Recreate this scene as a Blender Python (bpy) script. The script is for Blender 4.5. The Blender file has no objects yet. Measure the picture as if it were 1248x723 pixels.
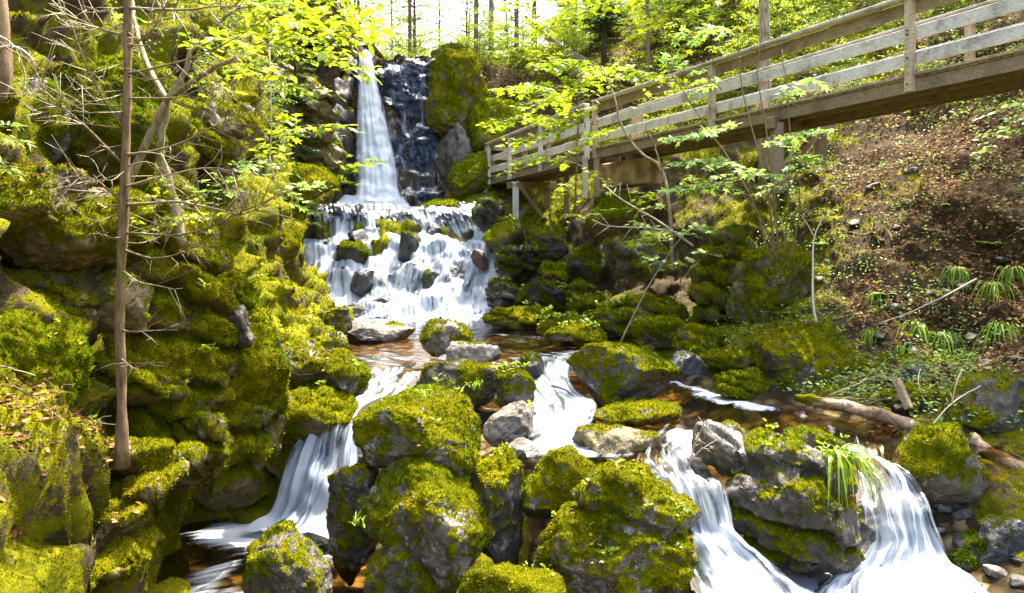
import bpy, bmesh, math, random
import numpy as np
from mathutils import Vector, Matrix
PI = math.pi
FPX, CXP, HOR = 950.0, 624.0, 310.0      # focal length in photo pixels, centre column, horizon row
scene = bpy.context.scene
C = scene.collection
rs = np.random.RandomState(7)

def W(px, py, Y):
    return np.array([(px-CXP)/FPX*Y, Y, (HOR-py)/FPX*Y])

# ------------------------------------------------------------ noise
_prm = np.random.RandomState(1234).permutation(256); _prm = np.concatenate([_prm, _prm, _prm])
_g = np.random.RandomState(99).normal(size=(256, 3)); _g /= np.linalg.norm(_g, axis=1)[:, None]
def perlin(P):
    P = np.asarray(P, float); i = np.floor(P).astype(int); f = P-i; i &= 255
    u = f*f*f*(f*(f*6-15)+10)
    out = 0
    for dx in (0, 1):
        wx = u[:, 0] if dx else 1-u[:, 0]
        for dy in (0, 1):
            wy = u[:, 1] if dy else 1-u[:, 1]
            for dz in (0, 1):
                wz = u[:, 2] if dz else 1-u[:, 2]
                h = _prm[_prm[_prm[(i[:, 0]+dx) & 255]+((i[:, 1]+dy) & 255)]+((i[:, 2]+dz) & 255)]
                g = _g[h]
                out = out+wx*wy*wz*(g[:, 0]*(f[:, 0]-dx)+g[:, 1]*(f[:, 1]-dy)+g[:, 2]*(f[:, 2]-dz))
    return out*1.5
def fbm(P, o=4, lac=2.03, gain=.5):
    P = np.asarray(P, float); a = 1; s = 0; n = 0
    for k in range(o):
        s = s+a*perlin(P+k*17.3); n += a; a *= gain; P = P*lac
    return s/n
def ridged(P, o=4):
    P = np.asarray(P, float); a = 1; s = 0; n = 0
    for k in range(o):
        s = s+a*(1-2*np.abs(perlin(P+k*11.7))); n += a; a *= .5; P = P*2.1
    return s/n
def sstep(a, b, x):
    t = np.clip((x-a)/(b-a), 0, 1); return t*t*(3-2*t)

# ------------------------------------------------------------ mesh / object helpers
def mesh(name, V, F, mat, attrs=None, uv=None, smooth=True):
    V = np.asarray(V, np.float32); F = np.asarray(F, np.int32)
    me = bpy.data.meshes.new(name); n, k = F.shape
    me.vertices.add(len(V)); me.vertices.foreach_set('co', V.ravel())
    me.loops.add(n*k); me.loops.foreach_set('vertex_index', F.ravel())
    me.polygons.add(n); me.polygons.foreach_set('loop_start', np.arange(0, n*k, k, dtype=np.int32))
    try: me.polygons.foreach_set('loop_total', np.full(n, k, np.int32))
    except Exception: pass
    me.polygons.foreach_set('use_smooth', np.full(n, smooth, bool))
    me.update(calc_edges=True); me.validate()
    if attrs:
        for kx, a in attrs.items():
            at = me.attributes.new(kx, 'FLOAT', 'POINT'); at.data.foreach_set('value', np.asarray(a, np.float32))
    if uv is not None:
        l = me.uv_layers.new(name='UVMap'); l.data.foreach_set('uv', np.asarray(uv, np.float32)[F.ravel()].ravel())
    me.materials.append(mat)
    return me
def tag(o, label=None, cat=None, group=None, kind=None):
    if label: o['label'] = label
    if cat: o['category'] = cat
    if group: o['group'] = group
    if kind: o['kind'] = kind
    return o
def obj(name, me, parent=None, loc=None):
    o = bpy.data.objects.new(name, me); C.objects.link(o)
    if parent is not None: o.parent = parent
    if loc is not None: o.location = tuple(float(v) for v in loc)
    return o
def empty(name, loc=(0, 0, 0)):
    return obj(name, None, None, loc)
def normals(V, F):
    V = np.asarray(V); n = np.zeros_like(V)
    fn = np.cross(V[F[:, 1]]-V[F[:, 0]], V[F[:, 2]]-V[F[:, 0]])
    for k in range(F.shape[1]):
        for ax in range(3):
            n[:, ax] += np.bincount(F[:, k], fn[:, ax], len(V))
    return n/np.maximum(np.linalg.norm(n, axis=1), 1e-9)[:, None]
def gridF(nu, nv):
    a = np.arange(nu*nv).reshape(nv, nu)
    return np.stack([a[:-1, :-1].ravel(), a[:-1, 1:].ravel(), a[1:, 1:].ravel(), a[1:, :-1].ravel()], 1)

class MB:                                   # collects tubes, boxes, blades; all triangles
    def __init__(s): s.V = []; s.F = []; s.T = []; s.n = 0
    def add(s, V, F, t=0.5):
        V = np.asarray(V, float); F = np.asarray(F, int)
        s.V.append(V); s.F.append(F+s.n); s.n += len(V)
        s.T.append(np.full(len(V), t) if np.isscalar(t) else np.asarray(t))
    def tube(s, P, R, k=6, t=.5):
        P = np.asarray(P, float); R = np.broadcast_to(np.asarray(R, float), (len(P),))
        T = np.gradient(P, axis=0); T /= np.maximum(np.linalg.norm(T, axis=1), 1e-9)[:, None]
        up = np.array([.13, .37, 1.]) if abs(T[0, 2]) < .9 else np.array([1., .2, .1])
        A = np.cross(T, up); A /= np.linalg.norm(A, axis=1)[:, None]; B = np.cross(T, A)
        an = np.arange(k)*2*PI/k
        V = P[:, None]+R[:, None, None]*(np.cos(an)[None, :, None]*A[:, None]+np.sin(an)[None, :, None]*B[:, None])
        n = len(P); idx = np.arange(n*k).reshape(n, k); a = idx[:-1]; b = np.roll(idx, -1, 1)[:-1]; c = np.roll(idx, -1, 1)[1:]; d = idx[1:]
        F = np.concatenate([np.stack([a.ravel(), b.ravel(), c.ravel()], 1), np.stack([a.ravel(), c.ravel(), d.ravel()], 1)])
        s.add(V.reshape(-1, 3), F, t)
        cap = [[idx[-1, 0], idx[-1, j], idx[-1, j+1]] for j in range(1, k-1)]+[[idx[0, 0], idx[0, j+1], idx[0, j]] for j in range(1, k-1)]
        s.F.append(np.array(cap)+s.n-len(V.reshape(-1, 3)))
    def box(s, a, b, w, h, t=.5, up=(0, 0, 1), bev=.006):   # beam from a to b, width w (sideways), height h, bevelled
        a = np.asarray(a, float); b = np.asarray(b, float); d = b-a; L = np.linalg.norm(d); d /= L
        u = np.asarray(up, float); sx = np.cross(d, u); sx /= np.linalg.norm(sx); u = np.cross(sx, d)
        bm = bmesh.new(); bmesh.ops.create_cube(bm, size=1)
        for v in bm.verts: v.co = Vector((v.co.x*w, v.co.y*L, v.co.z*h))
        if bev: bmesh.ops.bevel(bm, geom=bm.edges[:], offset=bev, segments=1, affect='EDGES')
        bmesh.ops.triangulate(bm, faces=bm.faces[:])
        bm.verts.ensure_lookup_table()
        V = np.array([v.co[:] for v in bm.verts]); F = np.array([[v.index for v in f.verts] for f in bm.faces]); bm.free()
        s.add((a+b)/2+V[:, :1]*sx+V[:, 1:2]*d+V[:, 2:3]*u, F, t)
    def build(s, name, mat, parent=None, loc=(0, 0, 0), smooth=True):
        V = np.concatenate(s.V)-np.asarray(loc, float); F = np.concatenate(s.F)
        me = mesh(name, V, F, mat, {'tint': np.concatenate(s.T)}, smooth=smooth)
        return me

# ------------------------------------------------------------ material helpers
class NT:
    def __init__(s, name):
        s.m = bpy.data.materials.new(name); s.m.use_nodes = True; s.t = s.m.node_tree
        s.t.nodes.clear(); s.out = s.n('ShaderNodeOutputMaterial')
    def n(s, ty, **kw):
        nd = s.t.nodes.new(ty)
        for k, v in kw.items():
            if k.startswith('_'): setattr(nd, k[1:], v)
            else:
                nd.inputs[int(k[1:]) if k[0] == 'i' and k[1:].isdigit() else k.replace('__', ' ')].default_value = v
        return nd
    def l(s, a, b): s.t.links.new(a, b)
    def attr(s, name): return s.n('ShaderNodeAttribute', _attribute_name=name).outputs['Fac']
    def pos(s): return s.n('ShaderNodeNewGeometry').outputs['Position']
    def objpos(s): return s.n('ShaderNodeTexCoord').outputs['Object']
    def noise(s, vec, scale, detail=3, rough=.55, dist=0):
        nd = s.n('ShaderNodeTexNoise'); nd.inputs['Scale'].default_value = scale; nd.inputs['Detail'].default_value = detail
        nd.inputs['Roughness'].default_value = rough; nd.inputs['Distortion'].default_value = dist
        if vec is not None: s.l(vec, nd.inputs['Vector'])
        return nd.outputs['Fac']
    def vor(s, vec, scale, out='Distance', feat='F1'):
        nd = s.n('ShaderNodeTexVoronoi', _feature=feat); nd.inputs['Scale'].default_value = scale; s.l(vec, nd.inputs['Vector'])
        return nd.outputs[out]
    def math(s, op, a, b=None, c=None, clamp=False):
        nd = s.n('ShaderNodeMath', _operation=op, _use_clamp=clamp)
        for i, v in enumerate((a, b, c)):
            if v is None: continue
            if isinstance(v, (int, float)): nd.inputs[i].default_value = v
            else: s.l(v, nd.inputs[i])
        return nd.outputs[0]
    def ss(s, v, a, b, o0=0., o1=1.):
        nd = s.n('ShaderNodeMapRange', _interpolation_type='SMOOTHSTEP'); s.l(v, nd.inputs[0])
        for i, x in zip((1, 2, 3, 4), (a, b, o0, o1)): nd.inputs[i].default_value = x
        return nd.outputs[0]
    def ramp(s, v, cols):
        nd = s.n('ShaderNodeValToRGB'); r = nd.color_ramp
        while len(r.elements) < len(cols): r.elements.new(.5)
        for e, (p, c) in zip(r.elements, cols): e.position = p; e.color = (*c, 1)
        s.l(v, nd.inputs[0]); return nd.outputs[0]
    def mix(s, f, a, b, bt='MIX'):
        nd = s.n('ShaderNodeMix', _data_type='RGBA', _blend_type=bt)
        for sock, v in ((nd.inputs[0], f), (nd.inputs[6], a), (nd.inputs[7], b)):
            if isinstance(v, (int, float)): sock.default_value = v
            elif isinstance(v, tuple): sock.default_value = (*v, 1)
            else: s.l(v, sock)
        return nd.outputs[2]
    def bump(s, h, strength=.5, dist=.02, nrm=None):
        nd = s.n('ShaderNodeBump'); nd.inputs['Strength'].default_value = strength; nd.inputs['Distance'].default_value = dist
        s.l(h, nd.inputs['Height'])
        if nrm is not None: s.l(nrm, nd.inputs['Normal'])
        return nd.outputs[0]
    def scalev(s, v, sc):
        nd = s.n('ShaderNodeMapping'); nd.inputs['Scale'].default_value = sc; s.l(v, nd.inputs['Vector']); return nd.outputs[0]
    def bsdf(s, col, rough=.6, nrm=None, spec=.5):
        nd = s.n('ShaderNodeBsdfPrincipled')
        for k, v in (('Base Color', col), ('Roughness', rough), ('Normal', nrm), ('Specular IOR Level', spec)):
            if v is None: continue
            if isinstance(v, tuple): nd.inputs[k].default_value = (*v, 1)
            elif isinstance(v, (int, float)): nd.inputs[k].default_value = v
            else: s.l(v, nd.inputs[k])
        return nd.outputs[0]
    def mixs(s, f, a, b):
        nd = s.n('ShaderNodeMixShader')
        if isinstance(f, (int, float)): nd.inputs[0].default_value = f
        else: s.l(f, nd.inputs[0])
        s.l(a, nd.inputs[1]); s.l(b, nd.inputs[2]); return nd.outputs[0]
    def done(s, sh): s.l(sh, s.out.inputs[0]); return s.m

MOSS_RAMP = [(.20, (.016, .026, .001)), (.36, (.075, .090, .002)), (.52, (.190, .185, .003)), (.72, (.36, .31, .004))]
def rock_material(name, ca, cb, pale=(.34, .31, .29), pale_amt=.45, wet=.55, moss_ramp=MOSS_RAMP):
    n = NT(name); p = n.pos()
    a = n.noise(p, 2.3, 6, .62); b = n.noise(p, 22, 4, .65)
    col = n.ramp(a, [(.32, ca), (.62, cb)])
    fine = n.noise(p, 75, 3, .6)
    col = n.mix(n.ss(n.math('ADD', n.math('MULTIPLY', n.noise(p, 4.7, 6, .7), .75), n.math('MULTIPLY', b, .3)), .74-.3*pale_amt, .80-.3*pale_amt), col, pale)
    col = n.mix(n.ss(b, .35, .75), n.mix(.35, col, (.01, .01, .012)), col)
    col = n.mix(n.ss(fine, .3, .7, .35, 0.), col, (.015, .013, .012))
    crack = n.vor(n.mix(.12, p, n.noise(p, 3, 3)), 2.6, 'Distance', 'DISTANCE_TO_EDGE')
    col = n.mix(n.ss(crack, 0., .02, .55, 0), col, (.01, .009, .008))
    m = n.math('ADD', n.attr('moss'), n.math('MULTIPLY', n.math('SUBTRACT', n.noise(p, 9, 6, .7), .5), 1.5))
    mm = n.ss(m, .42, .56)
    mv = n.math('ADD', n.math('MULTIPLY', n.noise(p, 1.6, 2), .5), n.math('ADD', n.math('MULTIPLY', n.noise(p, 14, 3, .6), .35), n.math('MULTIPLY', n.noise(p, 90, 2, .6), .25)))
    mcol = n.ramp(n.math('SUBTRACT', mv, .04), moss_ramp)
    mcol = n.mix(n.ss(n.noise(p, 5.5, 4, .7), .60, .68, 0, .6), mcol, (.16, .075, .012))
    col = n.mix(mm, col, n.mix(.35, mcol, (.018, .020, .002)))  # moss base darkened: painted shade between the tufts
    h = n.math('ADD', n.math('MULTIPLY', n.noise(p, 16, 7, .68), 1.), n.math('MULTIPLY', n.ss(crack, 0, .03), .15))
    hm = n.math('ADD', n.math('MULTIPLY', n.vor(p, 45), -.5), n.noise(p, 130, 3, .7))
    hh = n.mix(mm, h, hm)
    nr = n.bump(hh, .9, .035)
    sh = n.bsdf(col, n.ss(mm, 0, 1, wet, .9), nr, n.ss(mm, 0, 1, .42, .02))
    return n.done(sh)

def tint_material(name, cols, trans=.45, rough=.5, nscale=0, spec=.3, vary=False):
    n = NT(name); t = n.attr('tint')
    if nscale: t = n.math('ADD', t, n.math('MULTIPLY', n.math('SUBTRACT', n.noise(n.pos(), nscale, 2), .5), .9))
    col = n.ramp(t, cols)
    if vary:
        p = n.pos(); col = n.mix(n.ss(n.noise(p, 3.1, 5, .7), .52, .64, 0, .65), col, (.13, .075, .004)); col = n.mix(n.ss(n.noise(n.scalev(p, (1, 1, 1.3)), 1.3, 4, .6), .44, .58, 0, .85), col, n.mix(t, (.012, .035, .001), (.13, .22, .005)))
    sh = n.bsdf(col, rough, None, spec)
    if trans:
        tr = n.n('ShaderNodeBsdfTranslucent'); n.l(n.mix(.5, col, n.mix(1., col, (1.5, 1.5, .8), 'MULTIPLY')), tr.inputs[0])
        sh = n.mixs(trans, sh, tr.outputs[0])
    return n.done(sh)

M = {}
M['rock'] = rock_material('grey_brown_mossy_rock', (.038, .030, .022), (.12, .098, .074))
M['pale'] = rock_material('pale_lit_mossy_rock', (.09, .07, .052), (.23, .185, .14), (.46, .41, .36), .6)  # paler rock; the lit look is put into its base colours
M['wet'] = rock_material('wet_sky_tinted_rock', (.006, .012, .028), (.025, .048, .10), (.07, .12, .21), .3, .34, [(.22, (.006, .015, .004)), (.45, (.025, .045, .006)), (.62, (.07, .09, .008)), (.8, (.14, .15, .01))])  # wet rock; blue of the reflected sky is painted into its colours
M['wall'] = M['wet']
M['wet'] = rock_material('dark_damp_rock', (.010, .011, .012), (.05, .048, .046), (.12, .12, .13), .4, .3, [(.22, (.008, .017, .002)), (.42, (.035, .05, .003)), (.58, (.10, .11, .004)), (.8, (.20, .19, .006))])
M['brown'] = rock_material('ochre_mossy_rock', (.08, .055, .02), (.20, .15, .05), (.30, .27, .22), .25)
M['red'] = rock_material('reddish_rock', (.07, .03, .02), (.16, .07, .045), (.22, .15, .12), .4, .35)
M['moss'] = tint_material('moss_tufts', [(0, (.018, .030, .001)), (.32, (.10, .115, .002)), (.64, (.27, .25, .003)), (1, (.50, .42, .006))], .22, .9, 1.7, .0, True)
M['mossg'] = tint_material('green_moss_tufts', [(0, (.012, .035, .001)), (.35, (.060, .115, .002)), (.65, (.15, .22, .004)), (1, (.27, .34, .008))], .25, .9, 1.7, .0)
M['leaf'] = tint_material('sunlit_maple_leaf', [(0, (.07, .13, .006)), (.45, (.18, .26, .010)), (.8, (.32, .37, .015)), (1, (.42, .40, .03))], .5, .45, .9)
M['leafd'] = tint_material('dark_green_leaf', [(0, (.03, .07, .010)), (.5, (.08, .15, .015)), (1, (.18, .25, .02))], .45, .45, 1.)
M['leafp'] = tint_material('pale_green_leaf', [(0, (.10, .20, .04)), (.5, (.19, .31, .07)), (1, (.32, .42, .12))], .45, .4)
M['needle'] = tint_material('spruce_needles', [(0, (.012, .03, .010)), (.5, (.035, .07, .014)), (1, (.11, .15, .02))], .3, .6)
M['grass'] = tint_material('grass_blades', [(0, (.08, .16, .010)), (.5, (.19, .30, .015)), (1, (.34, .42, .04))], .45, .4)
M['litter'] = tint_material('dead_leaves', [(0, (.035, .018, .009)), (.4, (.12, .055, .022)), (.75, (.26, .14, .055)), (1, (.42, .28, .12))], .15, .8, 0, .08)

def bark(name, cols, sc=(14, 14, 3)):
    n = NT(name); p = n.pos(); v = n.scalev(p, sc)
    a = n.noise(v, 1.6, 6, .7); col = n.ramp(a, cols)
    b = n.noise(p, 6, 4); col = n.mix(n.ss(b, .56, .68, 0, .75), col, (.10, .11, .012))
    return n.done(n.bsdf(col, .85, n.bump(a, .9, .03), .2))
M['bark'] = bark('brown_bark', [(.3, (.05, .032, .016)), (.6, (.20, .135, .07)), (.8, (.34, .25, .14))])
M['barkp'] = bark('pale_birch_bark', [(.3, (.08, .06, .035)), (.5, (.24, .19, .12)), (.8, (.42, .36, .26))])
M['barkd'] = bark('dark_bark', [(.3, (.018, .012, .009)), (.6, (.07, .05, .035)), (.8, (.14, .10, .07))])
def twigmat():
    n = NT('bare_twig'); c = n.ramp(n.attr('tint'), [(0, (.07, .045, .022)), (.5, (.17, .125, .07)), (1, (.42, .36, .26))])
    return n.done(n.bsdf(c, .7, None, .3))
M['twig'] = twigmat()
def woodmat(name, cols, sc=9):
    n = NT(name); p = n.objpos()
    nd = n.n('ShaderNodeMapping'); nd.inputs['Rotation'].default_value = (0, 0, math.atan2(4, 8.3)); nd.inputs['Scale'].default_value = (40, 1.6, 40); n.l(p, nd.inputs[0])
    g = n.noise(nd.outputs[0], 1, 5, .65, .4); col = n.ramp(g, cols)
    col = n.mix(n.ss(n.noise(p, 2.2, 4, .6), .46, .66, 0, .55), col, (.10, .075, .05))
    t = n.attr('tint'); col = n.mix(n.ss(t, 0, 1, .55, 0), col, (.06, .042, .022))
    col = n.mix(n.ss(n.vor(p, 3.1), 0, .05, .8, 0), col, (.05, .035, .02))
    return n.done(n.bsdf(col, .7, n.bump(g, .5, .008), .25))
M['wood'] = woodmat('weathered_grey_planks', [(.3, (.33, .30, .25)), (.5, (.52, .48, .42)), (.7, (.66, .62, .55))])
M['woodb'] = woodmat('brown_timber', [(.3, (.15, .10, .055)), (.5, (.30, .215, .125)), (.7, (.44, .34, .22))])

def ground_material():
    n = NT('forest_floor'); p = n.pos()
    lit = n.attr('litter'); bed = n.attr('bed'); ms = n.attr('moss')
    soil = n.ramp(n.noise(p, 7, 7, .7), [(.3, (.008, .005, .003)), (.5, (.030, .018, .008)), (.7, (.10, .056, .022))])
    ch = n.n('ShaderNodeTexVoronoi'); ch.inputs['Scale'].default_value = 26; n.l(p, ch.inputs['Vector'])
    sp = n.n('ShaderNodeSeparateColor'); n.l(ch.outputs['Color'], sp.inputs[0])
    soil = n.mix(n.ss(sp.outputs[0], .55, .9, 0, .8), soil, n.ramp(sp.outputs[1], [(0, (.035, .018, .008)), (.6, (.12, .065, .028)), (1, (.26, .15, .065))]))
    rock = n.ramp(n.noise(p, 3.5, 7, .68), [(.3, (.018, .014, .009)), (.5, (.065, .048, .026)), (.72, (.14, .11, .062))])
    col = n.mix(lit, rock, soil)
    m = n.math('ADD', ms, n.math('MULTIPLY', n.math('SUBTRACT', n.noise(p, 5, 6, .7), .5), 1.6)); mm = n.ss(m, .42, .58)
    mv = n.math('ADD', n.math('MULTIPLY', n.noise(p, 1.1, 2), .5), n.math('ADD', n.math('MULTIPLY', n.noise(p, 11, 3, .6), .35), n.math('MULTIPLY', n.noise(p, 80, 2, .6), .25)))
    mcol = n.ramp(n.math('SUBTRACT', mv, .05), MOSS_RAMP)
    col = n.mix(mm, col, n.mix(.35, mcol, (.018, .020, .002)))  # ground moss darkened likewise, shade between tufts put into the colour
    v2 = n.n('ShaderNodeTexVoronoi'); v2.inputs['Scale'].default_value = 5.5; n.l(p, v2.inputs['Vector'])
    s2 = n.n('ShaderNodeSeparateColor'); n.l(v2.outputs['Color'], s2.inputs[0])
    bc = n.ramp(s2.outputs[0], [(0, (.030, .022, .012)), (.45, (.11, .080, .035)), (.75, (.24, .17, .07)), (1, (.38, .30, .16))])
    bc = n.mix(n.ss(v2.outputs['Distance'], .3, .75, 0, .85), bc, (.02, .012, .005))
    col = n.mix(bed, col, bc)
    h = n.math('ADD', n.noise(p, 13, 8, .7), n.math('MULTIPLY', n.noise(p, 90, 3, .7), .35))
    return n.done(n.bsdf(col, .9, n.bump(h, 1., .05), .06))
M['ground'] = ground_material()

def water_material(name, tint=(.74, .60, .36), sc=(3.2, 10, 1.6), co=3.0, gr=.09, gf=1., lo=.28, hi=1., fc=((.26, .34, .45), (.44, .50, .58), (.60, .62, .65))):
    # still and running water: foam attribute 0 = clear tea-coloured stream, 1 = white
    n = NT(name); uvn = n.n('ShaderNodeTexCoord').outputs['UV']
    v = n.scalev(uvn, (sc[0], .7, 1)); v2 = n.scalev(uvn, (sc[1], 1.1, 1)); v3 = n.scalev(uvn, (sc[2], .7, 1))
    s1 = n.noise(v, 1, 4, .6, .6); s2 = n.noise(v2, 1, 3, .6, .4); s3 = n.noise(v3, 1, 3, .5, .5)
    st = n.math('ADD', n.math('MULTIPLY', s1, .5), n.math('ADD', n.math('MULTIPLY', s2, .3), n.math('MULTIPLY', s3, .2)))
    f = n.attr('foam'); e = n.attr('edge')
    a = n.ss(n.math('ADD', f, n.math('MULTIPLY', n.math('SUBTRACT', st, .5), co)), lo, hi)
    a = n.math('MULTIPLY', a, n.ss(f, .0, .10))
    h = n.math('ADD', n.math('MULTIPLY', s3, .8), n.math('MULTIPLY', s1, .5))
    nr = n.bump(h, .55, .05)
    nrf = n.bump(st, .55, .06)
    gl = n.n('ShaderNodeBsdfGlossy'); gl.inputs['Roughness'].default_value = gr; n.l(nr, gl.inputs['Normal'])
    tr = n.n('ShaderNodeBsdfTransparent'); tr.inputs[0].default_value = (*tint, 1)
    fr = n.n('ShaderNodeFresnel'); fr.inputs[0].default_value = 1.33; n.l(nr, fr.inputs['Normal'])
    clear = n.mixs(n.math('MULTIPLY', fr.outputs[0], gf, clamp=True), tr.outputs[0], gl.outputs[0])
    fcol = n.ramp(st, [(.32, fc[0]), (.46, fc[1]), (.62, fc[2])])  # blue-grey shading of the strands is painted into these foam colours
    df = n.n('ShaderNodeBsdfDiffuse'); n.l(fcol, df.inputs[0]); n.l(nrf, df.inputs['Normal'])
    tl = n.n('ShaderNodeBsdfTranslucent'); n.l(fcol, tl.inputs[0])
    white = n.mixs(.3, df.outputs[0], tl.outputs[0])
    sh = n.mixs(n.math('MULTIPLY', a, .97), clear, white)
    te = n.n('ShaderNodeBsdfTransparent')
    ea = n.ss(n.math('ADD', e, n.math('MULTIPLY', n.math('SUBTRACT', s1, .5), 1.2)), .12, .62)
    return n.done(n.mixs(ea, te.outputs[0], sh))
M['water'] = water_material('clear_brown_stream_water')
M['fall'] = water_material('falling_silky_water', (.93, .95, .98), (5, 15, 2.4), 2.7, .3, .3)

M['nearfall'] = water_material('near_silky_water', (.90, .92, .94), (8, 30, 3.5), 4.6, .15, .7, .32, 1.35, ((.17, .24, .34), (.34, .40, .48), (.50, .53, .56)))

M['woodp'] = woodmat('pale_tan_timber', [(.3, (.24, .17, .10)), (.5, (.42, .33, .21)), (.7, (.56, .47, .33))])

M['plunge'] = water_material('tall_waterfall_water', (.93, .95, .98), (5, 14, 2.4), 2.4, .3, .3, .2, .9, ((.62, .67, .73), (.76, .79, .82), (.84, .85, .86)))
# ------------------------------------------------------------ the gorge as one ground sheet
ST = [
 (-30, [(-40,20),(-10,4),(-5,-2),(-3,-4),(3,-4),(6,-3),(14,3),(40,22)]),
 (0,   [(-40,22),(-12,7),(-6,3),(-4,0),(-3,-2.5),(-2,-3.8),(4,-3.8),(6,-2.8),(10,0),(14,5),(40,24)]),
 (4.5, [(-40,24),(-10,8),(-5,3.5),(-3.8,1.0),(-3.3,-.9),(-2.8,-1.9),(-2.65,-2.8),(-2.5,-3.7),(4,-3.7),(5,-3.1),(7,-1.5),(12,4),(40,26)]),
 (6,   [(-40,25),(-10,9),(-6,4.5),(-4.8,2),(-4.4,.3),(-4.1,-.4),(-3.9,-1.2),(-3.25,-1.6),(-3.15,-2.3),(-3.1,-3.6),(3,-3.5),(4,-3.2),(6,-2.1),(8,0),(12,5),(40,26)]),
 (7.5, [(-40,26),(-10,10),(-6.5,5),(-5,2.2),(-4.4,.5),(-3.9,-.2),(-3.8,-1.2),(-3.7,-2.2),(-3.6,-3.5),(1.2,-3.5),(2,-3.3),(3.4,-3.1),(4.6,-2.8),(6,-1.8),(8,.3),(12,5),(40,27)]),
 (9,   [(-40,27),(-10,11),(-7,6),(-5,2.5),(-4.3,.6),(-4.1,-.5),(-3.95,-1.0),(-3.85,-2.2),(-3.7,-3.5),(-1.2,-3.5),(-.4,-2.9),(.6,-2.55),(3.8,-2.5),(4.6,-2.0),(6,-1.62),(7.2,-1.3),(8.2,.3),(12,5),(40,28)]),
 (11,  [(-40,27),(-10,11),(-7,6),(-5,3),(-4.2,.6),(-3.6,-.7),(-2.8,-1.5),(-2.4,-1.9),(-1.9,-2.35),(2.6,-2.4),(3.4,-1.95),(5,-1.62),(6.4,-1.5),(7.2,-1.0),(8.5,.6),(11,3),(15,7),(40,28)]),
 (13,  [(-40,28),(-12,12),(-7,6),(-5,3),(-4.5,1),(-4,0),(-3.5,-1.1),(-3.0,-1.95),(2.4,-2.1),(3.2,-1.75),(4.4,-1.1),(5.6,-.3),(7,.7),(8.5,1.5),(12,4),(40,28)]),
 (16,  [(-40,28),(-12,12),(-7,6),(-5.2,3.2),(-4.9,.9),(-4.4,-.3),(-4.1,-1.2),(-3.8,-2.05),(1,-2.1),(1.6,-1.75),(3.2,-1.45),(4.3,-1.0),(5.3,.5),(6.2,1.7),(8,2.6),(10.5,4.2),(15,7.5),(40,29)]),
 (20,  [(-40,30),(-14,14),(-8,8),(-6.4,4),(-5.8,1),(-5.5,-.9),(-5.0,-2.05),(.6,-2.1),(1.2,-1.6),(2.4,-1.25),(3.4,-.7),(4.4,1.7),(5.8,3.6),(8,5.6),(12,8.8),(18,13),(40,30)]),
 (21.5,[(-40,30),(-14,14),(-9,9),(-7,5),(-6.5,1.5),(-6.2,-.5),(-6,-2.1),(-.3,-2.1),(.3,-1.2),(1.3,-.2),(2.6,1.2),(4,2.2),(6.5,4.8),(12,9.5),(18,13),(40,30)]),
 (24,  [(-40,31),(-14,15),(-9,9),(-7.4,5),(-6.9,2),(-6.4,1.0),(-1.3,.9),(-.4,.9),(1.2,1.1),(2.4,2.2),(4.5,3.6),(7,6.2),(12,10),(18,14),(40,31)]),
 (26.6,[(-40,32),(-14,16),(-9,11),(-7.2,6.4),(-6.8,4),(-6.2,1.5),(-2.4,1.4),(-1.4,2.1),(-.2,2.2),(1,2.4),(2.6,3.6),(5,5.8),(8,8.8),(14,13),(40,32)]),
 (27.8,[(-40,32),(-14,16),(-9,11),(-7.2,8),(-6.5,6.4),(-6.2,1.5),(-2.6,1.5),(-2.2,4),(-1.2,5.0),(0,4.8),(1,4.4),(2.6,4.6),(5,6.3),(8,9.3),(14,14),(40,32)]),
 (28.6,[(-40,33),(-14,17),(-9,12),(-7,8.7),(-6.2,7.4),(-5.3,6.95),(-2.9,7.1),(-2.3,7.2),(-1,6.9),(2,6.4),(5,7.6),(8,10.5),(14,15),(40,33)]),
 (33,  [(-40,34),(-14,18),(-9,13),(-7,9.5),(-6,7.6),(-3,7.6),(-1,8.3),(3,8.6),(8,12),(14,17),(40,34)]),
 (45,  [(-40,40),(-20,24),(-12,16),(-7,10),(-5,8.4),(-2,8.6),(2,10.2),(8,15),(20,25),(40,38)]),
 (80,  [(-40,40),(-15,20),(-8,11),(-2,10),(4,13),(15,22),(40,42)]),
 (400, [(-300,60),(-40,40),(-10,18),(0,16),(10,20),(40,40),(300,60)]),
]
_sy = np.array([s[0] for s in ST])
def groundZ(X, Y):
    X = np.asarray(X, float); Y = np.asarray(Y, float)
    prof = np.stack([np.interp(X, [p[0] for p in s[1]], [p[1] for p in s[1]]) for s in ST])
    k = np.clip(np.searchsorted(_sy, Y)-1, 0, len(_sy)-2); t = np.clip((Y-_sy[k])/(_sy[k+1]-_sy[k]), 0, 1)
    idx = np.arange(len(X)); return prof[k, idx]*(1-t)+prof[k+1, idx]*t
def gz(x, y): return float(groundZ([x], [y])[0])

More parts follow.
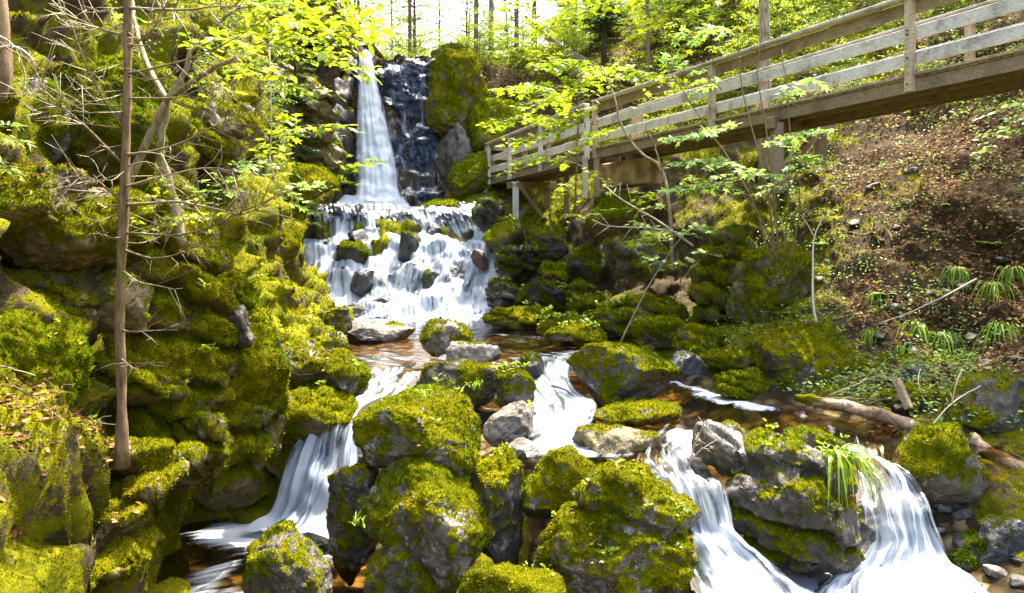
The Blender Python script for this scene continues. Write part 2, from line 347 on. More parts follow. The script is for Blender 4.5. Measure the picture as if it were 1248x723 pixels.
def build_ground():
    nx, ny = 640, 720
    t = np.linspace(-1, 1, nx); X = np.sinh(t*4.6)/np.sinh(4.6)*300; X = np.where(np.abs(t) < .72, X, X)
    t = np.linspace(-1, 1, nx); X = 9.5*t/.78+np.sign(t)*np.maximum(np.abs(t)-.78, 0)**3*27000
    Y = np.concatenate([np.linspace(-30, 2, 30, endpoint=False), 2*np.exp(np.linspace(0, math.log(17.5), 590)), np.linspace(36, 400, 100)]); ny = len(Y)
    XX, YY = np.meshgrid(X, Y); P = np.stack([XX.ravel(), YY.ravel(), groundZ(XX.ravel(), YY.ravel())], 1)
    F = gridF(nx, ny)
    N = normals(P, F); N[:, 2] = np.abs(N[:, 2])
    # where is the stream bed?
    x, y, z = P.T
    bed = (sstep(-1.9, -2.0, z)*(y > 9.5)*(y < 22)+sstep(-2.45, -2.55, z)*(y <= 9.5)*(x > .2)*(x < 4.6)+sstep(-3.3, -3.4, z)*(y <= 9.5)*(y > 0)).clip(0, 1)
    bed *= (N[:, 2] > .75)
    amp = .55*(1-bed*.85)
    stp = sstep(.95, .6, N[:, 2]); amp = amp+.5*(x < -2.5)*stp*sstep(4, 6, y)*sstep(-2.6, -1.6, z)
    n1 = fbm(P*.9+5, 5); n2 = ridged(P*np.array([1.1, 1.1, 2.6])+9, 4)
    D = N*((n1*.7+(n2-.3)*.25*stp)*amp*(.5+.9*stp))[:, None]
    far = sstep(34, 60, y); D *= (1+2*far)[:, None]
    P = P+D
    N = normals(P, F); x, y, z = P.T
    # leaf litter: the slope under the bridge, the left ledge, the far slopes
    li = sstep(2.6, 4.2, x)*sstep(8.5, 9.5, y)*sstep(19, 15, y)*sstep(3.8, 3.0, x-(y-11)*.3-1.2+4*0)*0
    li = sstep(3.6, 5.2, x+(y-11)*-.12)*sstep(8.5, 10, y)*sstep(20, 16, y)
    li = np.maximum(li, sstep(-3.0, -3.3, x)*sstep(4, 5, y)*sstep(6.8, 6.2, y)*sstep(-1.2, -1.5, z)*sstep(-2.2, -1.8, z))
    li = np.maximum(li, .7*sstep(22, 26, y)*sstep(3.5, 5, z))
    li = (li+1.1*fbm(P*.75+31, 4)*(li > .05)-.30*(x > 2)*(y < 20)).clip(0, 1)
    pxl = CXP+FPX*x/np.maximum(y, 1); li = li*np.where((y > 8)*(y < 23)*(x > 0), .15+.75*sstep(950, 1130, pxl+120*fbm(P*.6+3, 3)), 1)
    moss = .46+.22*(N[:, 2]-.3)+.55*fbm(P*.7+50, 4)-li*.42+.16*(x < -2)*(y < 26)+.15*sstep(20, 24, y)*(x > 0)
    moss -= bed*2
    wetfall = (x > -6.6)*(x < -1.9)*(y > 26.8)*(y < 29.2)*(z < 7.4)
    moss -= wetfall*.8
    cave = (x > .2)*(x < 4)*(y > 17)*(y < 23)*(z > -.9)*(z < 2.2)  # dark recess under the bridge: moss thinned to paint in its shade
    moss -= cave*.3+.05*(y > 14)*(y < 21)*(z > -1.0)*(z < 2.3)*sstep(700, 740, pxl)*sstep(930, 880, pxl)
    me = mesh('ground', P, F, M['ground'], {'moss': moss, 'litter': li, 'bed': bed})
    o = obj('ground', me); tag(o, kind='structure')
    return P, F, N, moss, li
GP, GF, GN, GM, GL = build_ground()

# ------------------------------------------------------------ tufts (moss) on any triangle/quad mesh
def sample(V, F, w, n, rng):
    if F.shape[1] == 4: F = np.concatenate([F[:, [0, 1, 2]], F[:, [0, 2, 3]]])
    A, B, D = V[F[:, 0]], V[F[:, 1]], V[F[:, 2]]
    cr = np.cross(B-A, D-A); ar = np.linalg.norm(cr, axis=1)/2; nn = cr/np.maximum(2*ar, 1e-12)[:, None]
    wf = w[F].mean(1)
    cen = (A+B+D)/3; view = -cen/np.linalg.norm(cen, axis=1)[:, None]
    dist = np.linalg.norm(cen, axis=1)
    pxx = cen[:, 0]/np.maximum(cen[:, 1], .1); pzz = cen[:, 2]/np.maximum(cen[:, 1], .1)
    inn = (cen[:, 1] > 1)*(np.abs(pxx) < .78)*(pzz < .38)*(pzz > -.5)
    facing = ((nn*view).sum(1) > -.35)
    p = ar*wf*inn*facing/dist**2
    tot = p.sum()
    if tot <= 0: return None
    n = int(n(tot)) if callable(n) else n
    if n < 1: return None
    k = rng.choice(len(F), n, p=p/tot)
    u = rng.rand(n); v = rng.rand(n); f = u+v > 1; u[f] = 1-u[f]; v[f] = 1-v[f]
    P = A[k]+(B-A)[k]*u[:, None]+(D-A)[k]*v[:, None]
    return P, nn[k], dist[k]
def blades(P, N, L, Wd, rng, spread=.8, up=.25):
    n = len(P); R = rng.normal(size=(n, 3)); D = N+R*spread*.6; D[:, 2] += up; D /= np.linalg.norm(D, axis=1)[:, None]
    S = np.cross(D, rng.normal(size=(n, 3))); S /= np.linalg.norm(S, axis=1)[:, None]
    L = L[:, None]; Wd = Wd[:, None]
    V = np.stack([P-N*L*.15-S*Wd, P-N*L*.15+S*Wd, P+D*L*.45+S*Wd*.9, P+D*L*.45-S*Wd*.9+0, P+D*L], 1).reshape(-1, 3)
    b = np.arange(n)[:, None]*5
    F = np.concatenate([b+[0, 1, 2], b+[0, 2, 3], b+[3, 2, 4]])
    return V, F
DENS = 1.0
def moss_tufts(V, F, w, rng, name, parent, mat, loc=(0, 0, 0), dens=1., Lf=1., cap=60000):
    # w: per-vertex weight 0..1 ; blades per solid angle so that the cover is even in the picture
    r = sample(V, F, w, lambda tot: min(cap, tot*779*779*.50*dens*DENS), rng)
    if r is None: return None
    P, N, d = r
    L = d*.0021*Lf*rng.uniform(.5, 1.5, len(P)); Wd = L*rng.uniform(.16, .30, len(P))
    BV, BF = blades(P, N, L, Wd, rng)
    t = np.repeat(np.clip(.42+.16*rng.normal(size=len(P))+.28*fbm(P*2.2, 3)*1.6, 0, 1), 5)
    me = mesh(name, BV-np.asarray(loc), BF, mat, {'tint': t}, smooth=False)
    return tag(obj(name, me, parent), kind='stuff')

# ------------------------------------------------------------ rocks
_ico = {}
def ico(s):
    if s not in _ico:
        bm = bmesh.new(); bmesh.ops.create_icosphere(bm, subdivisions=s, radius=1)
        _ico[s] = (np.array([v.co[:] for v in bm.verts]), np.array([[v.index for v in f.verts] for f in bm.faces])); bm.free()
    return _ico[s]
def rock_shape(sub, size, seed, cut=.8, layered=0, rough=1., sq=2.6, tilt=0, yaw=None, pitch=0):
    rng = np.random.RandomState(seed); D, F = ico(sub)
    P = D/((np.abs(D)**sq).sum(1)**(1/sq))[:, None]
    for k in range(int(8+12*cut)):
        n = rng.normal(size=3); n /= np.linalg.norm(n); d = rng.uniform(.52, .88)
        P = P-np.outer(np.maximum(P@n-d, 0)*rng.uniform(.88, 1.), n)
    mx = np.abs(P).max(0); P = P/mx
    size = np.asarray(size, float); s0 = size.mean()
    P = P*size
    if yaw is None: yaw = rng.uniform(-.3, .3)
    c, s = math.cos(yaw), math.sin(yaw); P = P@np.array([[c, s, 0], [-s, c, 0], [0, 0, 1.]])
    c, s = math.cos(pitch), math.sin(pitch); P = P@np.array([[1, 0, 0], [0, c, s], [0, -s, c.real]])
    c, s = math.cos(tilt), math.sin(tilt); P = P@np.array([[c, 0, -s], [0, 1, 0], [s, 0, c]])
    N = normals(P, F); q = P/s0+seed*3.17
    d = fbm(q*1.1, 3)*.12+(ridged(q*2.1, 5)-.3)*.10+fbm(q*5, 4)*.06
    if layered:
        L = P@np.array([math.sin(tilt+.35), .15, math.cos(tilt+.35)])/s0*layered+fbm(q*1.2, 2)*.8
        st = np.abs((L % 1)-.5)*2; d = d+(sstep(.15, .5, st)-.7)*.17
    P = P+N*(d*s0*rough)[:, None]
    P = P+np.stack([fbm(P*4+9, 3), fbm(P*4+29, 3), fbm(P*4+49, 3)], 1)*min(.06, .10*s0)
    return P, F
rocks = []
def rock(px0, py0, px1, py1, Y, label, moss=.5, df=.9, mat='rock', cut=.8, layered=0, rough=1., seed=None, tilt=0, yaw=None, pitch=0, cat='boulder', name='boulder', group=None, dens=1., mm='moss', ext=.0, sub=None, sq=2.6, kind=None):
    seed = seed if seed is not None else 11+len(rocks)*7
    py1 = py1+ext*(py1-py0)
    w = (px1-px0)/FPX*Y; h = (py1-py0)/FPX*Y; dp = df*(w*.6+h*.4)
    cen = W((px0+px1)/2, (py0+py1)/2, Y+dp*.35)
    cs = abs(math.cos(tilt)); sn = abs(math.sin(tilt))
    hw, hh = w/2, h/2
    if tilt:
        a = np.array([[cs, sn], [sn, cs]]); 
        try: hw, hh = np.maximum(np.linalg.solve(a, [hw, hh]), [.25*hw, .25*hh])
        except Exception: pass
    pxw = max(px1-px0, py1-py0)
    if sub is None: sub = 3 if pxw < 25 else 4 if pxw < 60 else 5 if pxw < 130 else 6
    P, F = rock_shape(sub, (hw, dp/2, hh), seed, cut, layered, rough, sq, tilt, yaw, pitch)
    lo, hi = P.min(0), P.max(0)
    P[:, 0] *= w/(hi[0]-lo[0]); P[:, 2] *= h/(hi[2]-lo[2]); lo, hi = P.min(0), P.max(0); P -= (lo+hi)/2
    P = P+cen
    N = normals(P, F)
    mv = moss+((.02 if group == G_mid else .09) if moss > -.2 else 0)+.26*(N[:, 2]-.1)+.80*fbm(P*2.2+seed, 6, 2.03, .6)
    ms = mv
    # moss cushions swell the surface
    cush = sstep(.40, .62, mv)*(.35+.65*(1-np.abs(fbm(P*(11 if Y < 12 else 6)+3, 3)))**2)
    P = P+N*(cush*min(.03, .0024*Y+.006))[:, None]
    base = np.array([cen[0], cen[1], P[:, 2].min()])
    o = obj(name, mesh(name, P-base, F, M[mat], {'moss': ms}), None, base); tag(o, label, cat, group, kind)
    wt = sstep(.42, .62, mv)
    if moss > -.3: moss_tufts(P, F, wt, np.random.RandomState(seed), 'moss', o, M[mm], base, dens)
    rocks.append(o); return o

G_left = 'moss-covered rocks of the left bank'; G_mid = 'boulders standing in the stream'; G_casc = 'rocks poking out of the cascade'; G_right = 'rocks along the right bank'
def R(*a, **k): return rock(*a, **k)
# --- left bank, near to far
R(-120, 655, 175, 830, 5.2, 'lowest layered mossy slab in the bottom left corner', .42, .9, 'brown', .8, 3.5, 1.4, group=G_left, tilt=-.5, seed=21, sq=3.2)
R(-60, 600, 205, 745, 5.6, 'second layered mossy slab rising from the bottom left corner', .45, .9, 'brown', .8, 3.0, 1.4, group=G_left, tilt=-.5, seed=34, sq=3.2)
R(10, 553, 240, 672, 5.9, 'upper mossy slab with a bare grey edge jutting over the lower left pool', .50, .95, 'brown', .8, 3.0, 1.4, group=G_left, tilt=-.42, seed=33, sq=3.4)
R(-90, 530, 60, 620, 5.5, 'mossy block under the ledge of dead leaves at the left edge', .5, 1, 'brown', group=G_left, seed=4)
R(100, 535, 205, 590, 6.0, 'mossy lump below the foot of the bare spruce trunk', .6, 1, 'brown', group=G_left, seed=5)
R(-70, 372, 92, 562, 5.9, 'deep green moss mound at the left edge below the cave', .9, .8, 'brown', .4, mm='mossg', group=G_left, seed=6, rough=1.2)
R(14, 225, 172, 345, 6.7, 'ochre boulder with roots overhanging the dark hollow', .5, .9, 'brown', .5, group=G_left, seed=7, rough=1.3)
R(-80, 200, 95, 330, 6.3, 'reddish brown mossy hump at the left edge above the hollow', .5, .9, 'brown', .5, group=G_left, seed=8, rough=1.2)
R(100, 330, 190, 410, 6.9, 'lower lip of ochre rock at the back of the dark hollow', .25, .8, 'brown', group=G_left, seed=9)
R(150, 250, 300, 600, 7.3, 'tall mossy rock wall right behind the bare spruce trunk', .60, .75, 'brown', .4, 2.2, 1.2, group=G_left, seed=10, sub=7, sq=3.4)
R(196, 320, 345, 600, 8.0, 'steep mossy face hanging over the lower left pool', .60, .8, 'brown', .4, 2.0, 1.2, group=G_left, seed=12, sub=7, sq=3)
R(222, 385, 352, 520, 8.0, 'bulging yellow moss shoulder beneath the bare grey patch', .72, .8, 'brown', .6, group=G_left, seed=13)
R(247, 371, 312, 428, 7.75, 'bare grey rock patch in the yellow mossy wall', -.45, .5, 'rock', .9, group=G_left, seed=14)
R(300, 405, 462, 560, 9.9, 'flat-topped mossy rock beside the head of the left cascade', .42, 1.1, 'pale', .9, 2, 1.3, group=G_left, seed=15, sub=7, sq=3.5)
R(230, 525, 330, 628, 9.3, 'dark overhung mossy rock behind the lower left pool', .35, .9, 'brown', group=G_left, seed=16)
R(315, 520, 415, 610, 9.7, 'small mossy rock left of the left cascade near its foot', .42, .9, 'brown', group=G_left, seed=17)
R(248, 330, 372, 425, 11.5, 'mossy rock stack in front of the cascade pool on the left bank', .45, .9, 'brown', .9, 1.8, group=G_left, seed=18)
R(262, 262, 368, 352, 13.5, 'rounded ochre boulder left of the cascade', .45, .9, 'brown', group=G_left, seed=19)
R(335, 345, 372, 415, 13.5, 'upright mossy stone at the left end of the cascade pool', .55, .9, 'brown', group=G_left, seed=20)
R(285, 310, 345, 360, 12.6, 'small mossy stone tucked under the round ochre boulder', .6, .9, 'brown', group=G_left, seed=22)
R(270, 195, 412, 262, 20, 'bright mossy ledge left of the foot of the tall waterfall', .75, .8, 'brown', .5, group=G_left, seed=23)
R(300, 240, 372, 300, 18, 'mossy step above the cascade on its left side', .6, .8, 'brown', group=G_left, seed=24)
R(60, 60, 210, 240, 7.9, 'thick hanging moss bank behind the bare spruce trunk near its top', .55, .8, 'brown', .5, mm='mossg', group=G_left, seed=25, rough=1.4)
R(-60, 90, 90, 220, 7.4, 'dark mossy hump high on the left edge', .3, .8, 'rock', .6, mm='mossg', group=G_left, seed=26)
R(-80, -60, 60, 110, 8.5, 'mossy outcrop in the top left corner', .45, .8, 'rock', .6, mm='mossg', group=G_left, seed=27)
R(160, 60, 330, 250, 12, 'shaded rock face behind the forked birch', .35, .6, 'brown', .9, 0, 1.2, group=G_left, seed=28)
R(290, 70, 418, 215, 22, 'tall ochre cliff left of the waterfall', .25, .7, 'brown', 1, 2.2, 1.2, group=G_left, seed=29, sub=6)
R(398, 60, 440, 262, 26.6, 'dark cliff edge touching the left side of the tall waterfall', .12, 1.6, 'rock', 1, 2.5, 1.1, group=G_left, seed=30)
R(350, -30, 432, 110, 27, 'upper cliff corner beside the lip of the tall waterfall', .3, 1.2, 'rock', 1, 2, group=G_left, seed=31)
R(185, 215, 262, 330, 8.6, 'knobbly mossy rock at the foot of the forked birch', .55, .8, 'brown', group=G_left, seed=32)
R(120, 410, 235, 500, 7.0, 'mossy ledge at mid height right behind the bare spruce trunk', .5, .9, 'brown', .9, 2.5, 1.3, group=G_left, seed=901, tilt=.1, sq=4)
R(285, 430, 350, 560, 8.5, 'narrow mossy rib under the yellow shoulder', .5, .9, 'brown', .9, 0, 1.4, group=G_left, seed=902, sq=3)
R(205, 470, 290, 600, 7.4, 'mossy rock rib low in the left wall', .45, .9, 'brown', .9, 2, 1.4, group=G_left, seed=903, sq=3)
R(330, 470, 440, 545, 9.3, 'mossy rock bulge under the flat-topped rock by the left cascade', .5, .9, 'brown', .9, 0, 1.3, group=G_left, seed=904)
R(200, 120, 300, 215, 10.5, 'shaded mossy rock behind the fork of the birch', .5, .8, 'brown', .9, 2, 1.3, group=G_left, seed=905)
R(10, 335, 115, 400, 6.6, 'mossy rock at the bottom of the dark hollow', .4, .9, 'brown', .9, 2, 1.2, group=G_left, seed=906)
R(330, 150, 420, 235, 23, 'lower part of the ochre cliff beside the waterfall', .3, .8, 'brown', .9, 2.5, 1.2, group=G_left, seed=907)
# --- stream boulders
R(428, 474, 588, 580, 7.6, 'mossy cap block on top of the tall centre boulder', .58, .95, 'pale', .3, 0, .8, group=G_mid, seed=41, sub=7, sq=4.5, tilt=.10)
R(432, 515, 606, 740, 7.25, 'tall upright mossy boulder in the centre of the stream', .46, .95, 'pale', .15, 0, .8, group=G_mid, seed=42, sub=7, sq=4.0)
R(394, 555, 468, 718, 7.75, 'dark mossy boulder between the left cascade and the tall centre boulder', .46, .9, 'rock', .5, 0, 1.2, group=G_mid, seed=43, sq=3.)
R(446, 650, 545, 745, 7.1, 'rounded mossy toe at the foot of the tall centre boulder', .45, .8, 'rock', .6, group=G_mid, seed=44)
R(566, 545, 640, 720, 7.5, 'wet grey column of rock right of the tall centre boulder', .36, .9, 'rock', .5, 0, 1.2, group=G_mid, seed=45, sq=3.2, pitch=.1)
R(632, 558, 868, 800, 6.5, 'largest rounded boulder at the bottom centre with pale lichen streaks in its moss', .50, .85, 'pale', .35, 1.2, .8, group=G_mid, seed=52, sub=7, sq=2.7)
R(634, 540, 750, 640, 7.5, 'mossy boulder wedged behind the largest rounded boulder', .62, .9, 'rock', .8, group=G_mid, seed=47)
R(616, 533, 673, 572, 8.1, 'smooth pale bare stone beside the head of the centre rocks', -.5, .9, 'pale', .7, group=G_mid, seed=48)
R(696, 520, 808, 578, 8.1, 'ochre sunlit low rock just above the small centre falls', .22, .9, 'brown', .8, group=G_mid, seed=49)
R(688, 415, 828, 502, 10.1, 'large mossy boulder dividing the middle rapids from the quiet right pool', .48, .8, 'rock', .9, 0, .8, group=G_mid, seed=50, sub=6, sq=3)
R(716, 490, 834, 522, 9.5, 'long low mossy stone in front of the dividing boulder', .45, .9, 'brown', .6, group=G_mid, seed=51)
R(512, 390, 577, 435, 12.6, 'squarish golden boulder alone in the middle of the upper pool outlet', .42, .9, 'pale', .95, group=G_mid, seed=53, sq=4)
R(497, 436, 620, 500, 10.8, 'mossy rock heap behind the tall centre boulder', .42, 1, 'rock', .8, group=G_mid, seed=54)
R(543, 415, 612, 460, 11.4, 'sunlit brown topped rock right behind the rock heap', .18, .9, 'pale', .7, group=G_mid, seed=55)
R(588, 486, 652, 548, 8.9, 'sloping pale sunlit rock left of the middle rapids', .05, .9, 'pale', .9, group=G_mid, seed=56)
R(600, 450, 652, 500, 10.0, 'mossy rock beside the top step of the middle rapids', .5, .9, 'rock', .8, group=G_mid, seed=57)
R(628, 430, 664, 468, 11.0, 'small dark wet rock splitting the top of the middle rapids', .15, .9, 'wet', .7, group=G_mid, seed=58)
R(876, 525, 1048, 700, 6.9, 'big dark boulder with a mossy top between the two lower right falls', .36, .9, 'rock', .9, 1.5, 1.1, group=G_mid, seed=59, sub=7, sq=3)
R(842, 512, 952, 600, 7.5, 'striped grey hump on the back of the big dark boulder', .2, .9, 'pale', .8, 2.5, .8, group=G_mid, seed=60, tilt=.5)
R(1082, 512, 1206, 612, 7.8, 'wedge shaped mossy boulder right of the lower right fall', .42, .9, 'pale', .95, 0, .8, group=G_mid, seed=61, sq=3.4, tilt=-.2)
R(1150, 452, 1275, 560, 8.6, 'mossy boulder with grey bare patches at the right edge of the stream', .42, .9, 'rock', .9, group=G_mid, seed=62)
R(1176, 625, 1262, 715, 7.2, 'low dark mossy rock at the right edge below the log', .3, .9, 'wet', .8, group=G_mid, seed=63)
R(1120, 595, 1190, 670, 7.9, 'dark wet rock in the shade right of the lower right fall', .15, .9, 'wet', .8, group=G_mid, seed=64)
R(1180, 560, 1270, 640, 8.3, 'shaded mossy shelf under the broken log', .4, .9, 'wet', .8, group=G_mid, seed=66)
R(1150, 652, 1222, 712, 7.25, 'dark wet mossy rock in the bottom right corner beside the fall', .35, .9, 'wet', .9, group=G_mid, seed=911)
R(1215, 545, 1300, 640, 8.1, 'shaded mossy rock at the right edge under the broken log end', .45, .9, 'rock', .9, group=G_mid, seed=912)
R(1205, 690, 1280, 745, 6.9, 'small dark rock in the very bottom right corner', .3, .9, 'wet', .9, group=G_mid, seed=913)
R(296, 640, 402, 790, 6.3, 'mossy speckled boulder standing in the lower left pool at the bottom edge', .30, .9, 'rock', .95, group=G_mid, seed=67, sq=2.4)
R(550, 690, 690, 780, 5.9, 'low golden mossy stone cut by the bottom edge below the centre', .55, .9, 'pale', .5, group=G_mid, seed=68)
R(392, 390, 506, 424, 15, 'flat grey and moss slab lying in the upper pool', .18, .9, 'rock', .7, 0, .7, group=G_mid, seed=69)
R(352, 375, 430, 425, 14.6, 'smooth mossy slab at the left rim of the upper pool', .4, .9, 'rock', .7, group=G_mid, seed=70)
# --- cascade rocks
R(406, 292, 462, 338, 22.4, 'domed mossy rock in the left half of the cascade', .42, .9, 'wet', .6, group=G_casc, seed=71)
R(424, 279, 454, 305, 22.9, 'black bare stone sitting on the domed mossy rock', -.2, .9, 'wet', .9, group=G_casc, seed=72)
R(426, 328, 466, 366, 21.8, 'dark wet rock low in the left half of the cascade', .12, .9, 'wet', .7, group=G_casc, seed=73)
R(484, 282, 513, 330, 22.6, 'tall narrow rock standing in the middle of the cascade', .2, .9, 'wet', .8, group=G_casc, seed=74, sq=4)
R(512, 327, 540, 366, 21.9, 'dark oval rock near the foot of the cascade', .15, .9, 'wet', .5, group=G_casc, seed=75)
R(573, 304, 596, 330, 22.0, 'tilted red brown stone on the right side of the cascade', -.5, .9, 'red', .95, group=G_casc, seed=76, tilt=-.6, sq=4)
R(540, 320, 570, 342, 22.2, 'low wet rock in the right half of the cascade', .1, .9, 'wet', .6, group=G_casc, seed=77)
R(452, 358, 492, 384, 21.4, 'blue grey wet rock at the foot of the cascade', -.1, .9, 'wet', .6, group=G_casc, seed=78)
R(560, 278, 578, 292, 23.2, 'small round rock near the right end of the cascade lip', .1, .9, 'wet', .6, group=G_casc, seed=79)
R(360, 345, 384, 370, 21.6, 'small wet rock veiled by water at the left foot of the cascade', .1, .9, 'wet', .6, group=G_casc, seed=80)
R(412, 372, 458, 396, 20.8, 'flat veiled rock in the foam below the left half of the cascade', .1, .9, 'wet', .6, group=G_casc, seed=81)
R(508, 243, 578, 266, 25, 'flat bright moss ledge right of the foot of the tall waterfall', .8, 1, 'brown', .4, group=G_casc, seed=82)
R(508, 268, 545, 315, 23.4, 'wet rock behind thin water right of the narrow standing rock', .05, .9, 'wet', .6, group=G_casc, seed=83)
# --- right of cascade, below the bridge
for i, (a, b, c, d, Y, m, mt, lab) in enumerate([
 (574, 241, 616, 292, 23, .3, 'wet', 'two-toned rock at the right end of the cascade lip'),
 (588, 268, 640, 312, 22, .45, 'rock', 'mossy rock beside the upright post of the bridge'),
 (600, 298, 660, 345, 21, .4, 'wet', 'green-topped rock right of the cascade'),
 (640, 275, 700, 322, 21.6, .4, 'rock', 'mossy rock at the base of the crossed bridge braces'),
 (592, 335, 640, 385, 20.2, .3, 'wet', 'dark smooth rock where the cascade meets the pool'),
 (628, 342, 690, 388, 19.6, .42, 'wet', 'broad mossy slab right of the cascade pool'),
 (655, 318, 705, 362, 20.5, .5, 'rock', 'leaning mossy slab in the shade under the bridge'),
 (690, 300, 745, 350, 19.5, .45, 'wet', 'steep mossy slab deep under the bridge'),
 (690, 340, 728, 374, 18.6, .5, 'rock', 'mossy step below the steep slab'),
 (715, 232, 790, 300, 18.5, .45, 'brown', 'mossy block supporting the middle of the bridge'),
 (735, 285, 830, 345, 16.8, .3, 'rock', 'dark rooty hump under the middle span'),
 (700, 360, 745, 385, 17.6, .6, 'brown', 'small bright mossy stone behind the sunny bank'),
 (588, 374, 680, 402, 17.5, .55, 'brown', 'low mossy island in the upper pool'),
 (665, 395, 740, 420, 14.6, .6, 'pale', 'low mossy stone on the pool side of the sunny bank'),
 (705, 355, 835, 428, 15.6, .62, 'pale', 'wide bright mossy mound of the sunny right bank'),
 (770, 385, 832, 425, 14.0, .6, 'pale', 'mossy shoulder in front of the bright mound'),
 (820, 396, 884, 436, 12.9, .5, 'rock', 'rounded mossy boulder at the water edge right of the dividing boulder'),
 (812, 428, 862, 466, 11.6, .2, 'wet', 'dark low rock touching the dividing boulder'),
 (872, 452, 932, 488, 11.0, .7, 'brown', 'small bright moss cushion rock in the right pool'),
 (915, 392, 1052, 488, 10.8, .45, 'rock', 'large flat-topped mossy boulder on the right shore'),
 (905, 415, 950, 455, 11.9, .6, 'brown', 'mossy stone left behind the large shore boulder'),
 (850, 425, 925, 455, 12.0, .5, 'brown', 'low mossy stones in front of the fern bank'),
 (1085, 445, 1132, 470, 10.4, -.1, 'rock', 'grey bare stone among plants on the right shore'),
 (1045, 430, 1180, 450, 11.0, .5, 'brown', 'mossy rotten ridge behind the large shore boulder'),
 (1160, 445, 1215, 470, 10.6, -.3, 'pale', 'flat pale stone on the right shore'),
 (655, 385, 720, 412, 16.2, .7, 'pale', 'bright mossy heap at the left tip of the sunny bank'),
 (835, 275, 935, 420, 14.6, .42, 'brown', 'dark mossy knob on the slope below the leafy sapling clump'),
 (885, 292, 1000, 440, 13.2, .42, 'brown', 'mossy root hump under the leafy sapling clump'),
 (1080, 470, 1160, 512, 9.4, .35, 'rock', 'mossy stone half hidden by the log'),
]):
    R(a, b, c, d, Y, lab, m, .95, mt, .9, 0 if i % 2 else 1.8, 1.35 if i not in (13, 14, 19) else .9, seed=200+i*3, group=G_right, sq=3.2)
# --- buttress right of the tall fall
R(518, 52, 600, 175, 27.4, 'lichened buttress top right of the waterfall lip', .55, .9, 'brown', 1, 0, 1.3, group='cliff outcrops around the tall waterfall', seed=301, sub=6)
R(530, 150, 585, 245, 27.0, 'dark hollow rock right of the tall waterfall', .02, .8, 'rock', 1, 0, 1.4, group='cliff outcrops around the tall waterfall', seed=302)
R(560, 120, 650, 215, 26.8, 'bulging bright moss shoulder above the end of the bridge', .62, .9, 'brown', .5, 0, 1.1, group='cliff outcrops around the tall waterfall', seed=303, mm='mossg')
R(545, 185, 605, 250, 26.2, 'green mossy rock beside the far end of the bridge', .5, .8, 'brown', .7, group='cliff outcrops around the tall waterfall', seed=304, mm='mossg')
R(612, 60, 700, 150, 29.5, 'mossy knoll above the far bridge span', .5, .9, 'brown', .6, group='cliff outcrops around the tall waterfall', seed=305, mm='mossg')
# small stones: many, told apart by nothing
def pebbles():
    rng = np.random.RandomState(77); protos = []
    for k in range(5):
        P, F = rock_shape(3, (1, .8, .55), 500+k, .8)
        mt = ['pale', 'rock', 'wet', 'brown', 'rock'][k]
        protos.append(mesh('stone', P, F, M[mt], {'moss': np.full(len(P), [-.3, .1, 0, .45, -.2][k])+.4*P[:, 2]}))
    zones = [(1040, 1250, 440, 500, 9.5, 12, 46, 'stones scattered on the right shore', 'small loose stone on the right shore by the log'),
             (560, 700, 255, 330, 20.5, 24, 30, 'stones under the far end of the bridge', 'small dark stone under the far end of the bridge'),
             (660, 900, 380, 450, 12.5, 16.5, 50, 'small mossy stones at the right waterline', 'small stone at the waterline of the sunny right bank'),
             (1100, 1250, 600, 720, 6.8, 8.2, 24, 'small wet stones in the bottom right corner', 'small wet stone in the bottom right corner'),
             (960, 1240, 220, 420, 11, 15, 34, 'stones lying in the leaf litter', 'small grey stone lying in the leaf litter of the slope'),
             (160, 400, 560, 660, 7.5, 9.4, 16, 'small stones around the lower left pool', 'small dark stone at the rim of the lower left pool')]
    for (x0, x1, y0, y1, Y0, Y1, n, grp, lab) in zones:
        for i in range(n):
            Y = rng.uniform(Y0, Y1); px = rng.uniform(x0, x1); X = (px-CXP)/FPX*Y
            z = gz(X, Y); s = rng.uniform(.04, .13)*(1.6 if Y > 18 else 1)
            o = obj('stone', protos[rng.randint(5)], None, (X, Y, z+s*.3)); tag(o, lab, 'stone', grp)
            o.scale = (s*rng.uniform(.8, 1.5), s, s*rng.uniform(.7, 1.1)); o.rotation_euler = (rng.uniform(-.3, .3), rng.uniform(-.3, .3), rng.uniform(0, 6))
pebbles()
